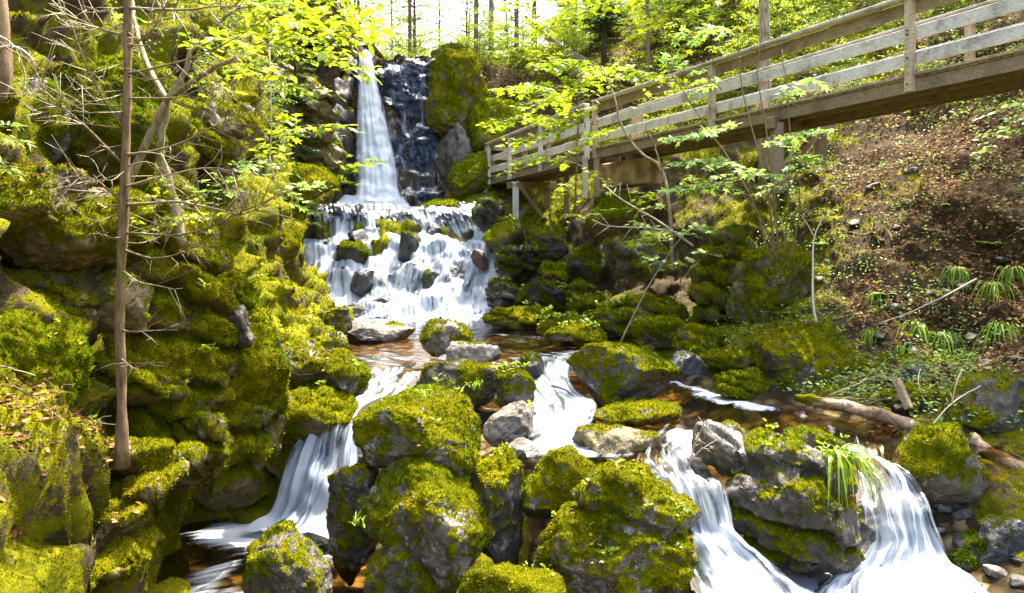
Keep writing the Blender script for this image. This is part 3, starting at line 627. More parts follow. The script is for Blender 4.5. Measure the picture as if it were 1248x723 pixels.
# ------------------------------------------------------------ water
def crm(P, n):                              # Catmull-Rom through rows of values
    P = np.asarray(P, float); m = len(P); Q = np.concatenate([[2*P[0]-P[1]], P, [2*P[-1]-P[-2]]])
    d = np.linalg.norm(np.diff(P[:, :6], axis=0), axis=1); s = np.concatenate([[0], np.cumsum(d)]); t = np.linspace(0, s[-1], n)
    k = np.clip(np.searchsorted(s, t, 'right')-1, 0, m-2); u = ((t-s[k])/np.maximum(d[k], 1e-9))[:, None]
    a, b, c, e = Q[k], Q[k+1], Q[k+2], Q[k+3]
    return .5*((2*b)+(-a+c)*u+(2*a-5*b+4*c-e)*u**2+(-a+3*b-3*c+e)*u**3), t
FS = 1.05
def sheet(name, rows, nu, nv, mat, seed=0, lump=.06, streak=.03, bulge=.0, edge=.10, back=0, label=None, rockmat=None, rockamp=.25):
    # rows: (pxL,pyL,YL, pxR,pyR,YR, foam) from upstream to downstream
    A = np.array([np.concatenate([W(r[0], r[1], r[2]), W(r[3], r[4], r[5]), [r[6]]]) for r in rows])
    S, t = crm(A, nv); u = np.linspace(0, 1, nu)
    V = S[:, None, :3]*(1-u)[None, :, None]+S[:, None, 3:6]*u[None, :, None]
    wd = np.linalg.norm(S[:, 3:6]-S[:, :3], axis=1).mean()
    F = gridF(nu, nv); P = V.reshape(-1, 3); N = normals(P, F)
    N *= np.where((N@np.array([0, -1, 1.])).mean() < 0, -1, 1)
    U = np.tile(u, nv); T = np.repeat(t, nu)
    q = P*1.3+seed
    if rockmat:
        D = fbm(q, 4)*rockamp*1.4+(ridged(P*np.array([1.5, 1.5, 3])+seed, 4)-.2)*rockamp*.5
        Pr = P+N*(D-.10-.15*0)[:, None]
        Pr = Pr+np.array([0, .10, -.05])
        me = mesh(name, Pr, F, M[rockmat], {'moss': .12+.5*fbm(P*2+seed, 3)+.25*(N[:, 2]-.5)})
        return me
    bl = np.sin(PI*U)*bulge
    D = fbm(q, 2)*rockamp*.9*(1 if rockamp > .3 else 0)+fbm(q*1.6, 2)*lump+perlin(np.stack([U*wd*9, T*.5, np.full(len(U), seed*1.)], 1))*streak+bl
    P = P+N*D[:, None]
    foam = np.repeat(S[:, 6], nu)*FS+.55*fbm(np.stack([U*wd*1.4, T*.8, np.full(len(U), seed+.5)], 1), 3)*(np.repeat(S[:, 6], nu) > .03)
    e = np.minimum(U, 1-U)/edge
    me = mesh(name, P, F, M[mat], {'foam': foam, 'edge': np.clip(e, 0, 1)}, uv=np.stack([U*wd+seed, T], 1))
    o = obj(name, me); tag(o, kind='structure'); return o

# tall waterfall: three veils one behind the other
for k in range(3):
    o = k*.13
    sheet('waterfall', [(436, 71, 29.2, 456, 71, 29.2, .9), (437, 74, 28.5-o, 455, 74, 28.5-o, 1.0), (436-k, 100, 28.2-o, 461+k, 100, 28.2-o, 1.2), (434-k, 150, 28.0-o, 473+k, 150, 28.0-o, 1.15),
                        (432-k, 200, 27.8-o, 485+k, 200, 27.8-o, 1.15), (430-2*k, 240, 27.5-o, 491+2*k, 240, 27.5-o, 1.3), (426-3*k, 252, 27.2-o, 494+3*k, 252, 27.2-o, 1.4)], 60, 160, 'plunge', 3+k*5, .14, .05, .25, .40)
# apron of foam at its foot, spreading over the ledge
sheet('waterfall_foam', [(418, 238, 27.3, 494, 240, 27.3, .9), (408, 247, 26.6, 500, 248, 26.6, 1.2), (400, 252, 25.6, 510, 252, 25.6, .8), (372, 255, 24.3, 582, 255, 24.3, .10)], 90, 40, 'fall', 21, .05, .02, 0, .08)
# wet headwall right of the fall
me = sheet('headwall', [(425, 66, 28.6, 552, 70, 28.4, 0), (425, 90, 28.3, 552, 90, 28.0, 0), (424, 140, 28.2, 552, 140, 27.9, 0), (424, 190, 28.1, 556, 190, 27.8, 0), (420, 258, 27.9, 560, 258, 27.3, 0)], 180, 220, 'wet', 8, rockmat='wall', rockamp=.42)
tag(obj('headwall', me), 'dark wet rock wall coloured blue for sky reflection beside the tall waterfall', 'cliff')
sheet('trickle', [(462, 72, 28.0, 540, 74, 27.9, .06), (458, 90, 27.8, 520, 90, 27.7, .10), (466, 120, 27.7, 530, 120, 27.6, .06), (476, 170, 27.6, 535, 170, 27.5, .14), (486, 210, 27.4, 540, 210, 27.3, .16), (490, 252, 27.1, 545, 252, 26.9, .2)], 120, 160, 'fall', 31, .18, .04, 0, .12, rockamp=.5)
# cascade: rock ledge below, water draped over it
CR = [(362, 252, 25.5, 584, 252, 25.5, .05), (364, 255, 24.2, 584, 257, 24.2, .10), (366, 264, 23.9, 588, 265, 23.9, .45), (364, 286, 23.75, 600, 284, 23.6, .95), (362, 300, 23.1, 612, 292, 22.9, .85),
      (362, 318, 22.8, 616, 306, 22.5, .75), (358, 334, 22.2, 612, 326, 22.1, .8), (356, 352, 22.0, 606, 350, 21.7, .8), (356, 368, 21.4, 604, 372, 21.3, .9), (356, 384, 20.9, 606, 385, 21.0, 1.0), (352, 393, 20.0, 610, 389, 20.4, .45)]
me = sheet('cascade_ledge', CR, 260, 220, 'wet', 14, rockmat='wall', rockamp=.42)
tag(obj('cascade_ledge', me), 'dark stepped rock ledge underneath the wide cascade', 'ledge')
sheet('cascade_water', CR, 300, 260, 'fall', 14, .05, .05, 0, .03, rockamp=.42)

# pools
def pool(name, z, x0, x1, y0, y1, blobs, nx=200, ny=200, seed=0, flow=0., base=.0, poly=None, mat='water'):
    X, Y = np.meshgrid(np.linspace(x0, x1, nx), np.linspace(y0, y1, ny)); X = X.ravel(); Y = Y.ravel()
    c, s = math.cos(flow), math.sin(flow)
    foam = np.full(len(X), base)
    for (pts, r, a) in blobs:               # polyline blobs in photo pixels on this water level
        Q = np.array([W(px, py, z*FPX/(HOR-py))[:2] for px, py in pts])
        d = np.full(len(X), 9e9)
        for i in range(max(1, len(Q)-1)):
            p = Q[i]; v = (Q[i+1]-p) if len(Q) > 1 else np.zeros(2)
            t = np.clip(((X-p[0])*v[0]+(Y-p[1])*v[1])/max(v@v, 1e-9), 0, 1)
            d = np.minimum(d, np.hypot(X-p[0]-t*v[0], Y-p[1]-t*v[1]))
        foam = np.maximum(foam, a*np.exp(-(d/r)**2))
    foam = foam+.3*fbm(np.stack([X*1.5, Y*.8, X*0+seed], 1), 3)*(foam > .04)
    Z = z+.012*fbm(np.stack([X*3, Y*2, X*0+seed], 1), 3)+.03*np.clip(foam, 0, 1)*fbm(np.stack([X*2, Y*2, X*0+seed+5], 1), 2)
    U = X*c+Y*s; Vv = -X*s+Y*c
    me = mesh(name, np.stack([X, Y, Z], 1), gridF(nx, ny), M[mat], {'foam': foam, 'edge': np.ones(len(X))}, uv=np.stack([U, Vv], 1))
    o = obj(name, me); tag(o, kind='structure'); return o
pool('upper_pool', -1.70, -6.6, 2.4, 11.6, 21.9, [
    ([(356, 388), (430, 390), (520, 387), (608, 386)], .75, 1.25), ([(380, 392), (440, 396), (500, 390)], .5, .9),
    ([(640, 402), (700, 408)], .25, .5), ([(660, 432), (730, 428)], .30, .55), ([(640, 438), (690, 436)], .35, .8), ([(440, 440), (520, 436)], .5, .35), ([(560, 402), (660, 418)], .6, .25), ([(690, 383), (740, 390)], .3, .9)], seed=2, flow=PI/2-.9, nx=260, ny=260, base=.13)
pool('right_pool', -2.06, .15, 5.2, 7.9, 12.6, [
    ([(820, 462), (860, 472), (900, 488), (925, 496)], .30, 1.25), ([(840, 466), (880, 490)], .25, .9), ([(640, 500), (700, 530), (700, 550)], .5, 1.1), ([(660, 545), (640, 555)], .3, .6), ([(940, 500), (1040, 520)], .4, .18), ([(830, 530), (840, 560)], .25, .9), ([(1040, 545), (1060, 560)], .2, .7)], seed=4, flow=-.35, base=.07)
pool('lower_left_pool', -3.2, -4.0, .3, 3.5, 9.6, [
    ([(300, 646), (400, 640)], .5, 1.3), ([(275, 652), (350, 662)], .38, 1.0), ([(320, 665), (265, 690), (240, 715)], .28, .55), ([(370, 690), (300, 723)], .3, .5)], seed=6, flow=-1.0)
pool('lower_right_pool', -2.98, .8, 6.2, 3.0, 7.6, [
    ([(860, 690), (1000, 715), (1180, 715)], .9, 1.4), ([(900, 680), (980, 700), (1080, 700)], .45, 1.3), ([(1180, 705), (1260, 712)], .3, .9)], seed=9, flow=.6)
# left cascade
LR = [(430, 455, 11.4, 515, 452, 11.4, .25), (425, 468, 11.0, 500, 466, 11.0, .55), (428, 482, 10.3, 492, 478, 10.3, .55), (400, 498, 9.8, 462, 490, 9.8, .45), (376, 520, 9.5, 446, 510, 9.45, .65), (355, 550, 9.35, 440, 545, 9.1, .85), (340, 590, 9.2, 436, 590, 8.85, .95), (325, 628, 9.1, 425, 632, 8.65, 1.1), (290, 650, 8.9, 420, 656, 8.4, 1.2)]
me = sheet('cascade_sill', LR, 120, 160, 'rock', 44, rockmat='rock', rockamp=.18)
tag(obj('cascade_sill', me), 'dark rock sill beneath the left cascade', 'ledge')
sheet('left_cascade_water', LR, 140, 180, 'nearfall', 45, .09, .08, .06, .12)
# middle rapids
MR = [(622, 438, 12.1, 700, 436, 12.1, .35), (626, 444, 11.6, 700, 441, 11.6, .5), (632, 462, 11.2, 694, 456, 11.1, .85), (640, 480, 10.4, 702, 472, 10.4, 1.0), (650, 498, 9.9, 728, 490, 9.8, .9), (655, 516, 9.4, 725, 508, 9.4, .9), (660, 540, 8.7, 715, 526, 8.8, .8), (640, 556, 8.1, 720, 548, 8.2, .7)]
me = sheet('rapids_sill', MR, 100, 120, 'rock', 54, rockmat='rock', rockamp=.12)
tag(obj('rapids_sill', me), 'rock sill beneath the middle rapids', 'ledge')
sheet('middle_rapids_water', MR, 120, 150, 'nearfall', 55, .05, .05, .03, .08)
# small falls below the right pool, left of the big dark boulder
SR = [(790, 548, 8.6, 862, 540, 8.6, .2), (775, 560, 8.05, 858, 554, 8.05, .35), (775, 570, 7.75, 866, 562, 7.75, .65), (786, 582, 7.65, 872, 574, 7.6, .55), (800, 594, 7.35, 884, 588, 7.3, .60), (815, 622, 7.25, 892, 620, 7.15, .75), (826, 648, 7.15, 898, 648, 7.05, .95), (835, 664, 6.85, 915, 662, 6.85, 1.1), (842, 690, 6.6, 950, 685, 6.75, .95), (860, 740, 6.0, 1020, 740, 6.2, .9)]
me = sheet('falls_sill', SR, 100, 120, 'rock', 64, rockmat='rock', rockamp=.12)
tag(obj('falls_sill', me), 'rock sill beneath the small falls left of the big dark boulder', 'ledge')
sheet('small_falls_water', SR, 120, 160, 'nearfall', 65, .09, .09, .03, .12)
# right fall, two tongues
TR = [(1010, 545, 8.5, 1078, 545, 8.5, .1), (1022, 558, 8.0, 1088, 560, 8.0, .2), (1040, 572, 7.75, 1108, 580, 7.8, .4), (1048, 590, 7.6, 1125, 600, 7.65, .55), (1052, 612, 7.4, 1138, 616, 7.45, .62), (1054, 640, 7.3, 1146, 642, 7.35, .72), (1054, 664, 7.25, 1156, 668, 7.25, .95), (1036, 686, 7.1, 1172, 690, 7.1, 1.2), (990, 705, 6.8, 1200, 706, 6.85, 1.0), (960, 750, 6.2, 1240, 750, 6.2, .8)]
me = sheet('right_fall_sill', TR, 110, 130, 'rock', 74, rockmat='rock', rockamp=.14)
tag(obj('right_fall_sill', me), 'rock sill beneath the lower right fall', 'ledge')
sheet('right_fall_water', TR, 140, 170, 'nearfall', 75, .12, .11, .03, .12)
# ------------------------------------------------------------ wooden footbridge
ZB = 2.36                                    # underside of the edge beams
A0 = np.array([-.87, 26.6]); A1 = np.array([1.86, 19.45]); B0 = np.array([2.03, 19.15]); B1 = np.array([6.0, 10.9])
def bridge():
    root = empty('footbridge', (A1[0], A1[1], ZB)); tag(root, 'long weathered wooden footbridge with plank railings crossing above the stream bank', 'bridge')
    base = np.array(root.location)
    def part(name, mb, mat, smooth=False): return obj(name, mb.build(name, M[mat], None, base, smooth), root)
    def seg(p0, p1, posts, far_end):
        d = (p1-p0)/np.linalg.norm(p1-p0); nrm = np.array([-d[1], d[0]])
        if nrm[0] < 0: nrm = -nrm                # away from the viewer's side (to the right)
        P3 = lambda p, z, off=0: np.array([*(p+nrm*off), z])
        wdt = 1.35
        for side, off in (('near', 0), ('far', wdt)):
            sg = 1 if side == 'near' else -1
            for nm, z0, h, th, o2, mat in (('rail_board', 3.22, .19, .035, .05, 'wood'), ('rail_board', 2.85, .19, .035, .05, 'wood'), ('top_board', 3.60, .20, .035, .05, 'woodb')):
                mb = MB(); mb.box(P3(p0, z0, off+sg*(o2+.02)), P3(p1, z0, off+sg*(o2+.02)), th, h, .95 if nm == 'rail_board' else .5); part(nm, mb, mat)
            mb = MB(); mb.box(P3(p0, 3.745, off), P3(p1, 3.745, off), .19, .045, .6); part('handrail', mb, 'wood')
            mb = MB(); mb.box(P3(p0, 2.455, off+sg*.075), P3(p1, 2.455, off+sg*.075), .06, .19, .35); part('edge_beam', mb, 'woodb')
            mb = MB(); mb.box(P3(p0, 2.605, off+sg*.075), P3(p1, 2.605, off+sg*.075), .15, .045, .9); part('kerb_board', mb, 'woodb')
            for t in posts:
                p = p0+(p1-p0)*t; mb = MB(); mb.box(P3(p, 2.36, off), P3(p, 3.72, off), .10, .12, .75, up=(d[0], d[1], 0)); part('post', mb, 'woodp' if far_end is False or side == 'far' else 'wood')
                if side == 'near':
                    for zz in (3.25, 3.19, 2.85, 2.47):
                        mb = MB(); q = P3(p, zz, -.0); mb.tube(np.array([q-[nrm[0]*.045, nrm[1]*.045, 0], q-[nrm[0]*.075, nrm[1]*.075, 0]]), .014, 8, .0); part('bolt', mb, 'wet')
        mb = MB(); L = np.linalg.norm(p1-p0); n = int(L/.15)
        for i in range(n):
            c = p0+d*(i+.5)*L/n; mb.box(P3(c, 2.575, .03), P3(c, 2.575, wdt-.03), L/n-.012, .04, rs.uniform(.3, 1), bev=.003)
        part('deck', mb, 'woodb')
        mb = MB()
        for o2 in (.35, .95): mb.box(P3(p0, 2.45, o2), P3(p1, 2.45, o2), .06, .20, .3)
        part('joists', mb, 'woodb')
        return P3, d, nrm
    P3, d, nr = seg(A0, A1, (0.0, .03, .29, .615, 1.0), True)
    # end railing across the landing
    for z, h in ((3.62, .12), (3.3, .12), (2.98, .12)):
        mb = MB(); mb.box(P3(A0, z, 0), P3(A0, z, 1.35), .035, h, .8); part('end_board', mb, 'woodb')
    P3b, db, nb = seg(B0, B0+(B1-B0)*1.42, (0., 1/3., 2/3., 1.0, 1.38), False)
    # supports
    def leg(px, y0, y1, Y, w=.17, mat='wood', t=.7):
        a = W(px, y0, Y); b = W(px, y1, Y); mb = MB(); mb.box(b, a, w, w, t, up=(0, 1, 0)); part('support_post', mb, mat)
    leg(591.5, 226, 252, 26.4, .14, 'woodb')
    leg(628.5, 222, 290, 23.6, .19); leg(667, 224, 285, 24.8, .19, 'woodb', .3); leg(713, 190, 242, 19.4, .13); leg(727, 192, 240, 19.2, .13, 'woodb')
    leg(690, 215, 262, 22.5, .14, 'woodb', .3); leg(947, 150, 236, 13.7, .18, 'woodb', .5); leg(1000, 150, 200, 15.2, .18, 'woodb', .2)
    mb = MB(); mb.box(W(630, 222, 23.45), W(674, 282, 24.6), .05, .14, .5, up=(0, 0, 1)); part('cross_brace', mb, 'woodb')
    mb = MB(); mb.box(W(664, 226, 24.65), W(630, 268, 23.7), .05, .14, .4, up=(0, 0, 1)); part('cross_brace', mb, 'woodb')
    mb = MB(); mb.box(W(1005, 152, 15.0), W(948, 218, 13.6), .07, .15, .5, up=(0, 0, 1)); part('diagonal_brace', mb, 'woodb')
    mb = MB(); mb.box(W(620, 226, 23.6), W(676, 226, 24.9), .18, .2, .3); part('cross_beam', mb, 'woodb')
    mb = MB(); mb.box(W(938, 150, 13.6), W(1012, 152, 15.4), .18, .2, .3); part('cross_beam', mb, 'woodb')
bridge()
def abutment():
    mb = MB(); mb.box(W(738, 216, 19.8), W(800, 208, 18.4), .5, .62, .5, bev=.03)
    o = obj('abutment', mb.build('abutment', M['abut'], None, W(722, 230, 19.3), False), None, W(722, 230, 19.3)); tag(o, 'stained concrete block carrying the middle of the footbridge', 'abutment')
n = NT('stained_concrete'); cc = n.ramp(n.noise(n.pos(), 2.2, 6, .65), [(.35, (.05, .035, .018)), (.5, (.22, .15, .06)), (.66, (.36, .28, .15))]); M['abut'] = n.done(n.bsdf(cc, .85, n.bump(n.noise(n.pos(), 20, 4), .4, .02)))
abutment()
def stairway():
    base = W(720, 110, 30); root = empty('wooden_stairway', base); tag(root, 'flight of wooden steps climbing the wooded slope behind the footbridge', 'stairway')
    def part(name, mb): obj(name, mb.build(name, M['woodb'], None, base, False), root)
    for (a, b) in (((690, 62, 31), (745, 92, 29)), ((696, 78, 31), (738, 100, 29.2)), ((640, 22, 35), (692, 66, 32))):
        mb = MB(); mb.box(W(*a), W(*b), .08, .24, .8); part('stringer', mb)
    for k in range(7):
        y = 22+k*9; mb = MB(); mb.box(W(728-k*1.5, y, 33-.4*k), W(765-k*1.5, y-2, 33-.4*k), .3, .07, .7); part('step', mb)
    for x in (737, 770):
        mb = MB(); mb.box(W(x, 100, 29.5), W(x, 60, 29.5), .1, .1, .6, up=(0, 1, 0)); part('post', mb)
stairway()
# ------------------------------------------------------------ leaves, sprays, trees
_ang = np.radians([0, 20, 48, 78, 112, 150]); _rr = np.array([1., .42, .86, .40, .62, .30])
_lob = [(r*math.cos(a), r*math.sin(a)) for a, r in zip(_ang, _rr)]+[(-.25, 0.)]+[(r*math.cos(a), -r*math.sin(a)) for a, r in list(zip(_ang, _rr))[:0:-1]]
MAPLE = (np.array([(.12, 0, .05)]+[(x, y, -.10*abs(y)-.08*x*x) for x, y in _lob]), np.array([[0, i, i % len(_lob)+1] for i in range(1, len(_lob)+1)]))
OVAL = (np.array([(-.1, 0, 0), (.3, .33, .06), (.7, .26, .04), (1.05, 0, -.08), (.7, -.26, .04), (.3, -.33, .06), (.45, 0, -.03)]), np.array([[6, i, (i+1) % 6] for i in range(6)]))
DIA = (np.array([(-.1, 0, 0), (.42, .36, .06), (1., 0, -.06), (.42, -.36, .06)]), np.array([[0, 2, 1], [0, 3, 2]]))
NEED = (np.array([(0, -.05, 0), (0, .05, 0), (.5, .07, 0), (.5, -.07, 0), (1, 0, -.05)]), np.array([[0, 1, 2], [0, 2, 3], [3, 2, 4]]))
def leaf_mesh(P, D, N, S, shape):
    D = D/np.linalg.norm(D, axis=1)[:, None]; Y = np.cross(N, D); Y /= np.maximum(np.linalg.norm(Y, axis=1), 1e-6)[:, None]; Z = np.cross(D, Y)
    B, F = shape; n = len(P); k = len(B)
    V = P[:, None]+S[:, None, None]*(B[None, :, :1]*D[:, None]+B[None, :, 1:2]*Y[:, None]+B[None, :, 2:]*Z[:, None])
    FF = (np.arange(n)[:, None, None]*k+F[None]).reshape(-1, 3)
    return V.reshape(-1, 3), FF, k
class Plant:
    def __init__(s, rng): s.st = MB(); s.P = []; s.D = []; s.N = []; s.S = []; s.T = []; s.rng = rng
    def leaf(s, p, d, size, up=None, t=None):
        n = np.array([0, 0, 1.])+s.rng.normal(size=3)*.28 if up is None else up
        s.P.append(p); s.D.append(d); s.N.append(n); s.S.append(size); s.T.append(s.rng.rand()*.7+.15 if t is None else t)
    def curve(s, pts, n=10, wob=0.):
        P = np.asarray(pts, float)
        if len(P) == 2: P = np.array([P[0], (P[0]+P[1])/2+[0, 0, .06*np.linalg.norm(P[1]-P[0])], P[1]])
        d = np.concatenate([[0], np.cumsum(np.linalg.norm(np.diff(P, axis=0), axis=1))]); t = np.linspace(0, d[-1], n)
        Q = np.concatenate([[2*P[0]-P[1]], P, [2*P[-1]-P[-2]]]); k = np.clip(np.searchsorted(d, t, 'right')-1, 0, len(P)-2); u = ((t-d[k])/np.maximum(d[k+1]-d[k], 1e-9))[:, None]
        a, b, c, e = Q[k], Q[k+1], Q[k+2], Q[k+3]
        O = .5*(2*b+(-a+c)*u+(2*a-5*b+4*c-e)*u**2+(-a+3*b-3*c+e)*u**3)
        if wob: O = O+s.rng.normal(size=O.shape)*wob*np.linspace(0, 1, n)[:, None]
        return O
    def spray(s, pts, r0=.012, tw=9, spread=.5, size=.09, start=.25, flat=.12, t=None, den=.8, droop=.15):
        rng = s.rng; c = s.curve(pts, 12); s.st.tube(c, np.linspace(r0, r0*.25, 12), 4, .5)
        L = np.linalg.norm(c[-1]-c[0]); h = c[-1]-c[0]; h[2] = 0; h /= max(np.linalg.norm(h), 1e-6); sd = np.array([-h[1], h[0], 0])
        for i in range(tw):
            u = start+(1-start)*(i+rng.rand()*.6)/tw; j = min(int(u*11), 10); p = c[j]+(c[j+1]-c[j])*(u*11-j)
            sg = 1 if i % 2 else -1; ln = spread*(1.1-.6*u)*rng.uniform(.6, 1.2)
            d = sd*sg*rng.uniform(.6, 1.)+h*rng.uniform(.3, .9)+np.array([0, 0, rng.normal()*flat-droop*.5]); d /= np.linalg.norm(d)
            q = p+d*ln+np.array([0, 0, -droop*ln*.5]); s.st.tube(np.array([p, (p+q)/2+[0, 0, .03*ln], q]), [r0*.35, r0*.25, r0*.12], 3, .5)
            k = max(2, int(ln/size*den*1.6))
            for m in range(k):
                v = (m+.6+rng.rand()*.5)/k; pp = p+(q-p)*min(v, 1)+rng.normal(size=3)*size*.12; s2 = 1 if m % 2 else -1
                dd = d*.5+np.cross([0, 0, 1], d)*s2*(.9 if v < .92 else .1)+rng.normal(size=3)*.25+np.array([0, 0, -.15])
                s.leaf(pp, dd, size*rng.uniform(.5, 1.2), None, t if t is None else np.clip(t+rng.normal()*.15, 0, 1))
        s.leaf(c[-1], c[-1]-c[-2], size)
    def build(s, root, base, leafmat='leaf', barkmat='bark', shape=DIA, names=('stem', 'foliage')):
        base = np.asarray(base, float)
        if s.st.n: obj(names[0], s.st.build(names[0], M[barkmat], None, base), root)
        if s.P:
            V, F, k = leaf_mesh(np.array(s.P), np.array(s.D), np.array(s.N), np.array(s.S), shape)
            o = obj(names[1], mesh(names[1], V-base, F, M[leafmat], {'tint': np.repeat(s.T, k)}, smooth=False), root)
def copy_thing(o, label=None):
    c = o.copy(); C.objects.link(c)
    for ch in o.children: d = ch.copy(); C.objects.link(d); d.parent = c
    if label: c['label'] = label
    return c

# --- prototypes (built at the origin, moved to their first place)
def young_tree(seed, H=3.2, nb=16, size=.085, leafmat='leaf', lo=.15, W_=1.1, shape=DIA):
    rng = np.random.RandomState(seed); p = Plant(rng); root = empty('young_maple')
    tr = p.curve([(0, 0, -.3), (rng.normal()*.1, rng.normal()*.1, H*.5), (rng.normal()*.25, rng.normal()*.25, H)], 12); p.st.tube(tr, np.linspace(.03*H/3, .006, 12), 5)
    for i in range(nb):
        u = lo+(1-lo)*(i+.5)/nb; z = tr[int(u*11)]; a = i*2.4+rng.rand(); ln = W_*(1.15-u*.75)*rng.uniform(.7, 1.2)
        q = z+np.array([math.cos(a)*ln, math.sin(a)*ln, ln*rng.uniform(-.05, .45)])
        p.spray([z, q], .01, 12, ln*.66, size*1.1, .2, den=1.)
    p.build(root, (0, 0, 0), leafmat, 'bark', shape); return root
def spruce(seed, H=6, lo=.08, R0=1.3, bare=.0):
    rng = np.random.RandomState(seed); root = empty('spruce_tree'); mb = MB(); p = Plant(rng)
    tr = np.array([[0, 0, -.4], [0, 0, H*.5], [rng.normal()*.1, 0, H]]); mb.tube(p.curve(tr, 10), np.linspace(.014*H, .012, 10), 7)
    z = lo*H
    while z < H*.98:
        u = z/H
        for k in range(rng.randint(3, 6)):
            a = rng.rand()*6.28; ln = R0*(1-u)**.75*rng.uniform(.5, 1.1)+.1; d = np.array([math.cos(a), math.sin(a), 0]); q0 = np.array([0, 0, z])
            c = p.curve([q0, q0+d*ln*.55+[0, 0, -.10*ln], q0+d*ln+[0, 0, -.22*ln]], 6); mb.tube(c, np.linspace(.016, .004, 6), 3)
            if rng.rand() < bare: continue
            m = int(ln/.035); sd = np.cross(d, [0, 0, 1])
            for j in range(m):
                v = .15+.85*(j+rng.rand())/m; pp = c[0]+(c[-1]-c[0])*v+np.array([0, 0, -.05*ln*math.sin(v*3.1)]); sg = 1 if j % 2 else -1
                p.leaf(pp, d*.6+sd*sg*rng.uniform(.3, 1)+[0, 0, rng.normal()*.25-.1], ln*.30*(1.15-v)+.10)
        z += H*.028*rng.uniform(.7, 1.3)+.04
    obj('trunk', mb.build('trunk', M['barkd']), root)
    V, F, k = leaf_mesh(np.array(p.P), np.array(p.D), np.array(p.N), np.array(p.S), (NEED[0]*[1, 2.2, 1], NEED[1]))
    obj('crown', mesh('crown', V, F, M['needle'], {'tint': np.repeat(p.T, k)}, smooth=False), root); return root
def tall_tree(seed, H=13, lo=.45, R0=2.6, size=.16, nb=34, leafmat='leaf', r=.13, barkm='bark'):
    rng = np.random.RandomState(seed); root = empty('broadleaf_tree'); mb = MB(); p = Plant(rng)
    tr = p.curve([(0, 0, -.5), (rng.normal()*.15, 0, H*.4), (rng.normal()*.4, rng.normal()*.4, H)], 14); mb.tube(tr, np.linspace(r, .02, 14), 8)
    for i in range(nb):
        u = lo+(1-lo)*(i+.5)/nb; z = tr[int(u*13)]; a = i*2.4+rng.rand(); ln = R0*(1.1-.6*u)*rng.uniform(.6, 1.15)
        q = z+np.array([math.cos(a)*ln, math.sin(a)*ln, ln*rng.uniform(.0, .5)])
        p.spray([z, q], .03, 9, ln*.45, size, .3, .35)
    obj('trunk', mb.build('trunk', M[barkm]), root)
    V, F, k = leaf_mesh(np.array(p.P), np.array(p.D), np.array(p.N), np.array(p.S), DIA)
    cr = obj('crown', mesh('crown', V, F, M[leafmat], {'tint': np.repeat(p.T, k)}, smooth=False), root); obj('limbs', p.st.build('limbs', M['bark']), root); return root
def px_of(x, y, z): return CXP+FPX*x/y, HOR-FPX*z/y
def place_all(protos, spots, label, cat, group, s0=.8, s1=1.25, rng=rs):
    used = set()
    for (x, y, z) in spots:
        k = rng.randint(len(protos)); o = protos[k]
        if k in used: o = copy_thing(o)
        used.add(k); tag(o, label, cat, group); o.location = (x, y, z-.05); o.rotation_euler = (0, 0, rng.rand()*6.28); f = rng.uniform(s0, s1); o.scale = (f, f, f*rng.uniform(.9, 1.1))
    for k, o in enumerate(protos):
        if k not in used:
            for ch in list(o.children): bpy.data.objects.remove(ch)
            bpy.data.objects.remove(o)
def spots(n, x0, x1, y0, y1, ok, mind=.5, seed=0):
    rng = np.random.RandomState(seed); out = []; tries = 0
    while len(out) < n and tries < 6000:
        tries += 1; x = rng.uniform(x0, x1); y = rng.uniform(y0, y1); z = gz(x, y); px, py = px_of(x, y, z)
        if not ok(px, py, x, y, z): continue
        if any((x-a)**2+(y-b)**2 < mind**2 for a, b, _ in out): continue
        out.append((x, y, z))
    return out
def off_bridge(x, y):                       # distance from the bridge line
    p = np.array([x, y]); best = 9
    for a, b in ((A0, A1), (B0, B0+(B1-B0)*1.42)):
        d = b-a; t = np.clip((p-a)@d/(d@d), 0, 1); best = min(best, np.linalg.norm(p-a-d*t-np.array([.6, .3])))
    return best > 1.25
falls = lambda px: 405 < px < 560
sp = spots(16, -8, -1.0, 36, 60, lambda px, py, x, y, z: 455 < px < 600, 1.0, 24)
place_all([young_tree(77+i, 4.6, 24, .13, 'leaf', .1, 1.7) for i in range(2)], sp, 'tall sunlit sapling glowing in the gap above the waterfall lip', 'sapling', 'sunlit saplings in the gap above the waterfall lip', .8, 1.15)
sp = spots(16, -22, 20, 46, 80, lambda px, py, x, y, z: 330 < px < 800, 2.2, 25)
place_all([tall_tree(95+i, 11, .12, 3.0, .2, 44, 'leaf', .12, 'bark') for i in range(2)], sp, 'broadleaf tree with sunlit crown far beyond the waterfall', 'tree', 'broadleaf trees far beyond the waterfall', .8, 1.2)
sp = spots(7, -9, 0, 33, 44, lambda px, py, x, y, z: 400 < px < 610, 1.6, 27)
place_all([tall_tree(105+i, 10, .10, 2.6, .15, 40, 'leaf', .08, 'bark') for i in range(2)], sp, 'slender young tree with sunlit crown just beyond the waterfall lip', 'tree', 'young trees just beyond the waterfall lip', .8, 1.1)
